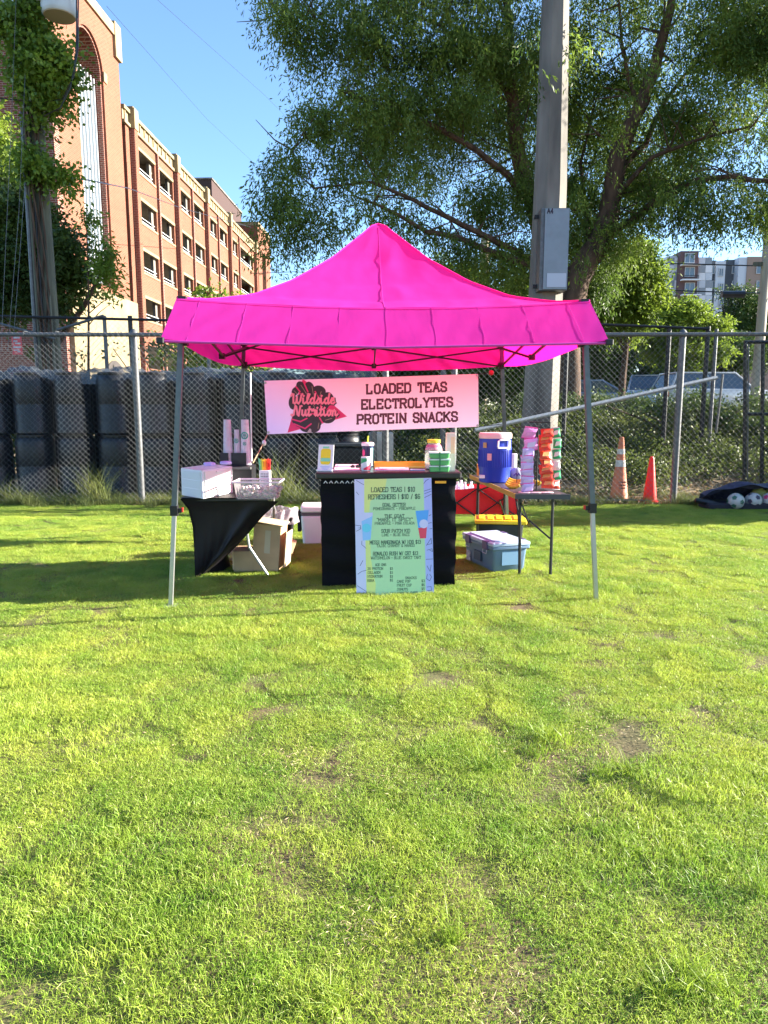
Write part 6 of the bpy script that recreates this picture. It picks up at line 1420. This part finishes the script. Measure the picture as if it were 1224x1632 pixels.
c = gr(366, 893); t = MB(); t.rbox((0, 0, .05), (.12, .12, .10), .02); o = t.build('clear_tub', clear('tub_clear', (.85, .88, .9), .5, .15)); o.location = (c.x, c.y, 0); tag(o, 'small clear tub on the grass under the black stretch cover', 'tub')
t = thing('cooler_box', 'white hard cooler half hidden behind the left side of the counter', 'cooler', (-.62, 7.42, 0), .06)
m = MB(); m.rbox((0, 0, .155), (.50, .32, .31), .04, taper=.93); m.build('cooler_body', M_whitepl, t, smooth=True)
m = MB(); m.rbox((0, 0, .325), (.50, .32, .035), .03); m.build('cooler_band', mat('band_grey', (.10, .09, .11), .5), t, smooth=True)
m = MB(); m.rbox((-.13, 0, .375), (.245, .33, .07), .03); m.build('cooler_lid', M_whitepl, t, smooth=True); m = MB(); m.rbox((.13, 0, .375), (.245, .33, .07), .03); m.build('cooler_lid', M_whitepl, t, smooth=True)
m = MB(); m.tube([(-.03, -.165, .15), (-.02, -.172, .18), (.14, -.172, .19), (.15, -.165, .15)], .006, 6); m.build('handle', M_whitepl, t, smooth=True)
m = MB(); m.rbox((-.27, -.02, .24), (.04, .12, .22), .01); m.build('side_handle', M_blackplastic, t)
# ------------------------------------------------------------------ right folding table
RZ = .70
tb_ = thing('folding_table', 'narrow black folding table running back on the right side of the tent', 'table', (1.2, 6.6, 0))
tc = [V(1.10, 5.86, RZ - .035), V(1.53, 5.83, RZ - .035), V(1.37, 7.6, RZ - .035), V(.93, 7.62, RZ - .035)]
m = MB(); m.prism(tc, (0, 0, .035)); m.build('tabletop', mat('tabletop_dark', (.055, .045, .055), .45, bump=.1, bscale=80), tb_, world=True)
m = MB(); m.prism([tc[0] + V(-.010, 0, -.004), tc[0] + V(-.002, 0, -.004), tc[3] + V(-.002, 0, -.004), tc[3] + V(-.010, 0, -.004)], (0, 0, .042)); m.build('edge_band', mat('edge_golden', (.42, .28, .06), .4), tb_, world=True)  # golden brown strip along the left edge only
m = MB(); m.prism([tc[0] + V(-.01, -.012, -.004), tc[1] + V(.01, -.012, -.004), tc[1] + V(.01, -.002, -.004), tc[0] + V(-.01, -.002, -.004)], (0, 0, .042)); m.build('front_edge', mat('edge_dark', (.05, .06, .07), .5), tb_, world=True)
for x0, y0, x1, y1 in ((1.153, 5.90, 1.145, 5.93), (1.404, 5.85, 1.415, 5.90), (.99, 7.42, .99, 7.42), (1.27, 7.42, 1.27, 7.42)):
    m = MB(); m.tube([(x0, y0, .0), (x1, y1, RZ - .036)], .013, 8); m.build('leg', M_blackmetal, tb_, smooth=True, world=True)
for a, b in (((1.15, 5.9, .62), (1.27, 6.15, .42)), ((1.40, 5.88, .32), (1.2, 6.3, .50)), ((1.15, 5.9, .30), (1.2, 6.3, .5)), ((1.2, 6.3, .5), (1.2, 6.5, RZ - .04)), ((.99, 7.42, .55), (1.1, 7.0, RZ - .04)), ((1.27, 7.42, .3), (1.15, 7.0, .5)), ((1.29, 5.88, RZ - .036), (1.29, 5.88, RZ - .07))):
    m = MB(); m.tube([a, b], .008, 6); m.build('brace', M_blackmetal, tb_, smooth=True, world=True)
# drink cooler
c = gr(791, 770, RZ); c.y += .12
dc = thing('drink_cooler', 'big round blue drink cooler with pale lid and white handle', 'drink cooler', (c.x, c.y, RZ + .001))
M_cblue = mat('cooler_blue', (.022, .05, .42), .38, spec=.4); 
pr_ = [(.14, 0), (.150, .012), (.150, .12), (.157, .135), (.157, .33), (.152, .345), (.152, .40), (.150, .42), (.001, .42)]
MB().lathe(pr_, n=36).build('cooler_body', M_cblue, dc, smooth=True)
m = MB()
for k in range(44):
    a = 2 * PI * k / 44; m.tube([(.1585 * math.cos(a), .1585 * math.sin(a), .15), (.1585 * math.cos(a), .1585 * math.sin(a), .315)], .0035, 4)
m.build('ribs', M_cblue, dc)
MB().lathe([(.152, .42), (.158, .425), (.158, .462), (.150, .475), (.001, .48)], n=36).build('cooler_lid', mat('lid_cream', (.72, .55, .52), .4), dc, smooth=True)
m = MB(); m.tube([(.005, -.165, .335), (.0, -.172, .345), (.003, -.17, .40), (.02, -.168, .41), (.10, -.135, .41), (.115, -.12, .40), (.118, -.118, .345), (.105, -.126, .335), (.005, -.165, .335)], .009, 8); m.build('handle', M_whitepl, dc, smooth=True)
m = MB(); m.box((-.075, -.146, .25), (.042, .004, .065), rz=-.45); m.build('sticker', mat('sticker', (.75, .40, .42), .5), dc)
m = MB(); m.box((-.115, -.112, .36), (.04, .004, .05), rz=-.8); m.build('sticker', mat('sticker_tan', (.42, .28, .12), .5), dc)
m = MB(); m.box((-.135, -.09, .06), (.05, .05, .03)); m.build('spout', M_whitepl, dc)
c = gr(820, 762, RZ); t = MB(); t.lathe([(.05, 0), (.05, .235), (.018, .237), (.018, .20)], n=20); o = t.build('paper_roll', M_whitepl, smooth=True); o.location = (c.x + .015, c.y + .22, RZ + .001); tag(o, 'white paper towel roll standing just right of the blue drink cooler', 'paper roll')
c = gr(763, 757, RZ); t = MB(); t.box((0, 0, .06), (.05, .06, .12)); o = t.build('orange_carton', mat('carton_orange', (.75, .32, .05), .6)); o.location = (c.x, c.y - .05, RZ + .001); tag(o, 'small orange carton left of the blue drink cooler', 'carton')
M_ban = mat('banana', (.75, .52, .03), .5, col2=(.55, .42, .05), vscale=12); M_bangr = mat('banana_tip', (.12, .10, .03), .7)
def bananas(c, n, rz, lab_):
    t = thing('banana_bunch', lab_, 'bananas', tuple(c), rz)
    for i in range(n):
        m = MB(); pts = []; rr_ = []
        for k in range(9):
            a = -1.0 + k * .22; pts.append(Vector((.085 * math.sin(a) + .01, -.03 + i * .028 - .01 * math.cos(a), .085 - .06 * math.cos(a) + i * .014 - .01))); rr_.append(.005 + .014 * math.sin(PI * (k + .6) / 9.6) ** .6)
        m.tube(pts, rr_, 8); o = m.build('banana', M_ban, t, smooth=True); q = MB(); q.sphere(pts[0], .008, 6, 5); q.sphere(pts[-1], .007, 6, 5); q.build('tip', M_bangr, o)
    return t
c = gr(818, 779, RZ); bananas((c.x + .01, c.y + .05, RZ + .0), 4, -.5, 'bunch of bananas lying in front of the blue drink cooler')
c = gr(853, 775, RZ); bananas((c.x, c.y + .06, RZ + .0), 2, 1.7, 'yellow bananas half hidden behind the pink snack bags')
c = gr(806, 768, RZ); t = MB(); t.lathe([(.001, .004), (.014, 0), (.030, .012), (.034, .034), (.026, .056), (.010, .062), (.001, .056)], n=18); o = t.build('red_apple', mat('apple_red', (.70, .03, .03), .35), smooth=True); o.location = (c.x, c.y + .02, RZ + .001 + .02); tag(o, 'small red apple resting beside the bananas at the foot of the cooler', 'apple')
q = MB(); q.tube([(0, 0, .056), (.003, .002, .075)], .002, 5); q.build('stem', M_bark, o)
c = gr(826, 770, RZ); t = thing('snack_bag_grey', 'grey rounded bag with a purple print between bananas and paper roll', 'bag', (c.x, c.y + .12, RZ + .001))
t.name = 'printed_bag'
m = MB(); m.sphere((0, 0, .07), .07, 16, 10, (1, .6, 1)); m.build('bag_body', mat('bag_greyblue', (.35, .38, .48), .5), t, smooth=True)
m = MB(); strokes(m, [(-.03, .065), (-.01, .085), (0, .06), (.015, .085), (.03, .065)], .010, None, lambda x, y, d: V(x, -.0455 - d, y), 0); m.build('purple_print', mat('print_purple', (.12, .04, .30), .5), t)
# snack rack and hanging bags
RY = 6.02
def rp(px, py, y=RY): return at(px, py, y)
rk = thing('snack_rack', 'black wire rack holding strips of snack bags on the folding table', 'rack', (rp(858, 780).x, RY, RZ + .001))
m = MB(); zt_ = rp(860, 673).z; xl, xr = rp(844, 673).x, rp(877, 673).x
m.tube([(xl, RY, zt_ - .05), (xl, RY, zt_), (xr, RY, zt_), (xr, RY, zt_ - .05)], .005, 6); m.build('hanger', M_blackmetal, rk, world=True)
xm = (xl + xr) / 2
m = MB(); m.tube([(xm, RY + .06, RZ + .002), (xm, RY + .06, zt_ - .01), (xm, RY, zt_)], .006, 6); m.build('upright', M_blackmetal, rk, world=True)
m = MB(); m.box((xm, RY + .05, RZ + .007), (.16, .18, .012)); m.build('rack_base', M_blackmetal, rk, world=True)
for x0 in (rp(833, 0).x, rp(864, 0).x):
    m = MB(); m.tube([(x0, RY - .01, zt_ - .04), (x0 + .11, RY - .01, zt_ - .04)], .004, 6); m.tube([(x0 + .055, RY, zt_ - .04), (x0 + .055, RY, RZ + .08)], .003, 5); m.build('strip_bar', M_blackmetal, rk, world=True)
def pouch(name, label, cx, cz, y, w, h, mt, mt2, tilt, group, edge=None, jag=0):
    t = thing(name, label, 'snack bag', (cx, y, cz), rnd.uniform(-.35, .35), group); R = Matrix.Rotation(tilt + rnd.uniform(-.25, .25), 3, 'X') @ Matrix.Rotation(rnd.uniform(-.14, .14), 3, 'Y')
    def f(u, v, s):
        x = (u - .5) * w * (1 + .03 * math.sin(v * 9)); z = (v - .5) * h; b = .016 * (math.sin(PI * u) * math.sin(PI * v)) ** .55 if 0 < u < 1 and 0 < v < 1 else 0
        return R @ Vector((x, -s * (b + .002 * math.sin(u * 23 + v * 7) * (1 if 0 < u < 1 and 0 < v < 1 else 0)), z))
    m = MB(); m.grid(lambda u, v: f(u, v, 1), 8, 8); m.grid(lambda u, v: f(u, v, -1), 8, 8); m.build('pouch', mt, t, smooth=True)
    m = MB(); m.add([R @ Vector((x * w * .30 + .006 * z, -.0185, z * h * .22 + .004 * x)) for x, z in ((-1, -1), (1, -1), (1, 1), (-1, 1))], [(0, 1, 2, 3)]); m.build('front_print', mt2, t)
    for s in (-1, 1):
        m = MB(); m.box(R @ Vector((0, 0, s * h * .5)), (w, .003, .010), M=R); m.build('seal', edge or mt, t)
M_pb = mat('bag_pink', (.78, .30, .70), .4); M_pe = mat('bag_magenta_edge', (.75, .08, .38), .4); M_pl = mat('bag_lilac', (.50, .42, .78), .4); M_pll = mat('bag_lilac_print', (.60, .52, .85), .5)
M_rb = mat('bag_red', (.72, .07, .02), .35, col2=(.50, .04, .02), vscale=30); M_rbl = mat('bag_orange_print', (.85, .22, .06), .4, col2=(.6, .35, .12), vscale=50)
M_gb = mat('bag_green', (.03, .36, .14), .35); M_gw = mat('bag_white', (.70, .66, .60), .4)
nm = ['topmost', 'second from the top', 'third from the top', 'fourth from the top', 'fifth from the top', 'sixth from the top', 'seventh from the top', 'lowest']
for i, (cx, cy) in enumerate(((844, 690), (846, 708), (842, 721), (840, 733), (840, 744), (840, 755), (840, 766), (841, 777))):
    p = rp(cx, cy, RY - .03 - .004 * i); top = i < 2
    pouch('snack_bag', '%s in the pink and lilac strip on the rack' % ('%s bag' % nm[i] if i else 'topmost and largest bright pink bag'), p.x, p.z, p.y, .118 - .004 * min(i, 3), .098 if top else .078, M_pb if i < 2 else M_pl, M_pb if i == 0 else M_pll, .35, 'pink and lilac snack bags', M_pe)
for i, (cx, cy) in enumerate(((872, 690), (870, 700), (869, 712), (868, 725), (870, 737), (869, 748), (871, 759), (873, 770))):
    p = rp(cx, cy, RY - .03 - .004 * (i % 3)); pouch('snack_bag', '%s in the middle strip of red chip bags' % ('bag ' + nm[i] if 0 < i < 7 else nm[i] + ' bag'), p.x + rnd.uniform(-.006, .006), p.z, p.y, .105 + rnd.uniform(-.01, .01), .080, M_rb, M_rbl, -.55, 'red chip bags')
for i, (cx, cy) in enumerate(((886, 690), (888, 707), (887, 724), (886, 741), (887, 757), (886, 772))):
    p = rp(cx, cy, RY + .05); pouch('snack_bag', '%s in the right strip of green and white bags' % ('bag ' + nm[i] if 0 < i < 5 else ('topmost bag' if i == 0 else 'lowest, reddish bag')), p.x, p.z, p.y, .07, .085, M_gb if i not in (3, 5) else (M_gw if i == 3 else M_rb), M_gw, -.3, 'green and white snack bags', M_gw)
M_pw = mat('paper_white', (.72, .62, .66), .6, col2=(.72, .25, .35), vscale=35)
for i, (px, w_) in enumerate(((836, 'left'), (853, 'middle'), (872, 'right'))):
    p = gr(px, 785.5, RZ); m = MB(); m.lathe([(.045, 0), (.05, .002), (.05, .006), (.001, .007)], n=16, sx=1.1, sy=.8); o = m.build('paper_tag', M_pw); o.location = (p.x, p.y + .0, RZ + .001); tag(o, '%s one of three round white and pink tags on the folding table' % w_, 'paper tag', 'paper tags on the folding table')

# ------------------------------------------------------------------ blue tote, yellow-lidded tote, red wagon
def frame4(p, u, v): return Matrix((u, v, V(0, 0, 1))).transposed()
p0 = V(.941, 5.95, 0); u_ = V(-.19, .556, 0); v_ = V(.30, .08, 0); ctr_ = p0 + (u_ + v_) / 2
tt = thing('storage_tote', 'blue storage tote with pale lid and purple latches on the grass', 'tote', tuple(ctr_), math.atan2(u_.y, u_.x) - PI)
Lx, Wy = u_.length, v_.length + .02
M_tb = mat('tote_blue', (.13, .21, .33), .45); M_tl = mat('tote_lid_blue', (.42, .52, .68), .4); M_pu = mat('latch_purple', (.11, .075, .20), .5)
m = MB(); m.rbox((0, 0, .115), (Lx, Wy, .23), .03, taper=.9); m.build('tote_body', M_tb, tt, smooth=True)
m = MB(); m.rbox((0, 0, .222), (Lx * 1.01 + .02, Wy + .03, .03), .03); m.build('tote_rim', M_tb, tt, smooth=True)
m = MB(); m.rbox((0, 0, .253), (Lx * 1.02 + .02, Wy + .035, .032), .035); m.build('tote_lid', M_tl, tt, smooth=True)
m = MB(); m.rbox((0, 0, .272), (Lx * .86, Wy * .8, .014), .02); m.build('lid_panel', M_tl, tt, smooth=True)
for s in (-1, 1):
    for x in (-.17, .17):
        m = MB(); m.rbox((x, s * (Wy / 2 + .012), .235), (.09, .035, .075), .008); m.build('latch', M_pu, tt)
        m = MB(); m.tube([(x - .035, s * (Wy / 2 + .022), .20), (x - .035, s * (Wy / 2 + .026), .165), (x + .035, s * (Wy / 2 + .026), .165), (x + .035, s * (Wy / 2 + .022), .20)], .004, 5); m.build('latch_wire', mat('wire_lilac', (.42, .42, .55), .4) if 'wl' not in KIDS else KIDS['wl'], tt); KIDS['wl'] = bpy.data.materials['wire_lilac']
    m = MB(); m.box((0, s * (Wy / 2 + .004), .11), (.13, .012, .085)); m.build('recess_handle', mat('tote_dark', (.04, .08, .15), .5) if 'td' not in KIDS else KIDS['td'], tt); KIDS['td'] = bpy.data.materials['tote_dark']
m = MB()
for s in (-1, 1): m.box((s * (Lx / 2 - .006), 0, .13), (.012, Wy * .5, .12), rz=0)
m.build('end_panel', mat('tote_mid', (.16, .30, .46), .45), tt)
m = MB(); m.box((.20, Wy / 2 * .985, .07), (.08, .006, .09)); m.box((-.20, -Wy / 2 * .985, .07), (.08, .006, .09)); m.build('label', mat('label_white', (.55, .56, .60), .6, col2=(.15, .18, .25), vscale=60), tt)
yt = thing('storage_tote', 'dark tote with bright yellow ribbed lid standing behind the blue one', 'tote', (1.15, 6.95, 0), -.12)
m = MB(); m.rbox((0, 0, .15), (.44, .32, .30), .03, taper=.88); m.build('tote_body', mat('tote_black', (.02, .024, .03), .5), yt, smooth=True)
M_yl = mat('lid_yellow_tote', (.85, .55, .02), .4); m = MB(); m.rbox((0, 0, .315), (.50, .38, .035), .03); m.build('tote_lid', M_yl, yt, smooth=True)
for k in range(5):
    m = MB(); m.rbox((-.18 + k * .085, .01, .337), (.06, .27, .012), .006); m.build('lid_rib', M_yl, yt, smooth=True)
wg = thing('folding_wagon', 'red fabric folding wagon with black crossed frame behind the counter', 'wagon', (1.08, 8.35, 0), .0)
M_red = mat('wagon_red', (.62, .012, .02), .7, bump=.2, bscale=30)
m = MB()
def wv(s, x0, x1): return lambda u, v: V(x0 + (x1 - x0) * u, s * .24 + .012 * math.sin(u * 11 + v * 3), .20 + .30 * v - .015 * math.sin(PI * u * 2) ** 2 * v)
m.grid(wv(-1, -.48, .46), 24, 8); m.grid(wv(1, -.48, .46), 24, 8)
m.grid(lambda u, v: V(-.48, -.24 + .48 * u, .20 + .30 * v), 6, 4); m.grid(lambda u, v: V(.46, -.24 + .48 * u, .20 + .30 * v), 6, 4); m.grid(lambda u, v: V(-.48 + .94 * u, -.24 + .48 * v, .20), 6, 4)
m.build('fabric_body', M_red, wg, smooth=True)
for s in (-1, 1):
    for x0 in (-.48, -.01):
        for a, b in (((x0, .17), (x0 + .47, .50)), ((x0, .50), (x0 + .47, .17))):
            m = MB(); m.tube([(a[0], s * .262, a[1]), (b[0], s * .262 - .004, b[1])], .008, 6); m.build('frame_bar', M_blackmetal, wg)
    for x in (-.48, -.01, .46):
        m = MB(); m.tube([(x, s * .262, .16), (x, s * .262, .53)], .010, 6); m.build('frame_post', M_leg, wg)
    for x in (-.42, .40):
        m = MB(); m.lathe([(.001, -.02), (.07, -.02), (.08, -.012), (.08, .012), (.07, .02), (.001, .02)], (x, s * .25, .08), 18, M=Matrix.Rotation(PI / 2, 3, 'X')); m.build('wheel', M_tyre, wg, smooth=True)
m = MB(); m.tube([(.46, 0, .3), (.66, 0, .42), (.70, 0, .75)], .010, 6); m.tube([(.70, -.06, .75), (.70, .06, .75)], .012, 6); m.build('pull_handle', M_blackmetal, wg, smooth=True)
M_ice = clear('bottle_clear', (.85, .92, 1.0), .35, .12)
o = None
for i, (x, y) in enumerate(((.78, 8.22), (.86, 8.24), (.94, 8.21), (1.02, 8.25), (.82, 8.40), (.92, 8.42))):
    t = thing('water_bottle', 'clear water bottle in the red wagon, %s' % ['front row, nearest the counter', 'front row, second from the counter', 'front row, third from the counter', 'front row, farthest from the counter', 'back row, nearest the counter', 'back row, farther from the counter'][i], 'bottle', (x, y, .37), 0, 'bottles in the red wagon')
    MB().lathe([(.030, 0), (.033, .01), (.033, .13), (.013, .165), (.013, .18)], n=14).build('bottle_body', M_ice, t, smooth=True); MB().lathe([(.014, .175), (.014, .192), (.001, .193)], n=12).build('bottle_cap', M_whitepl, t, smooth=True)
m = MB(); m.rbox((.95, 8.34, .29), (.5, .36, .155), .02); o = m.build('snow_cooler_tray', M_whitepl); o.name = 'bottle_tray'; tag(o, 'white tray carrying the bottles inside the red wagon', 'tray')
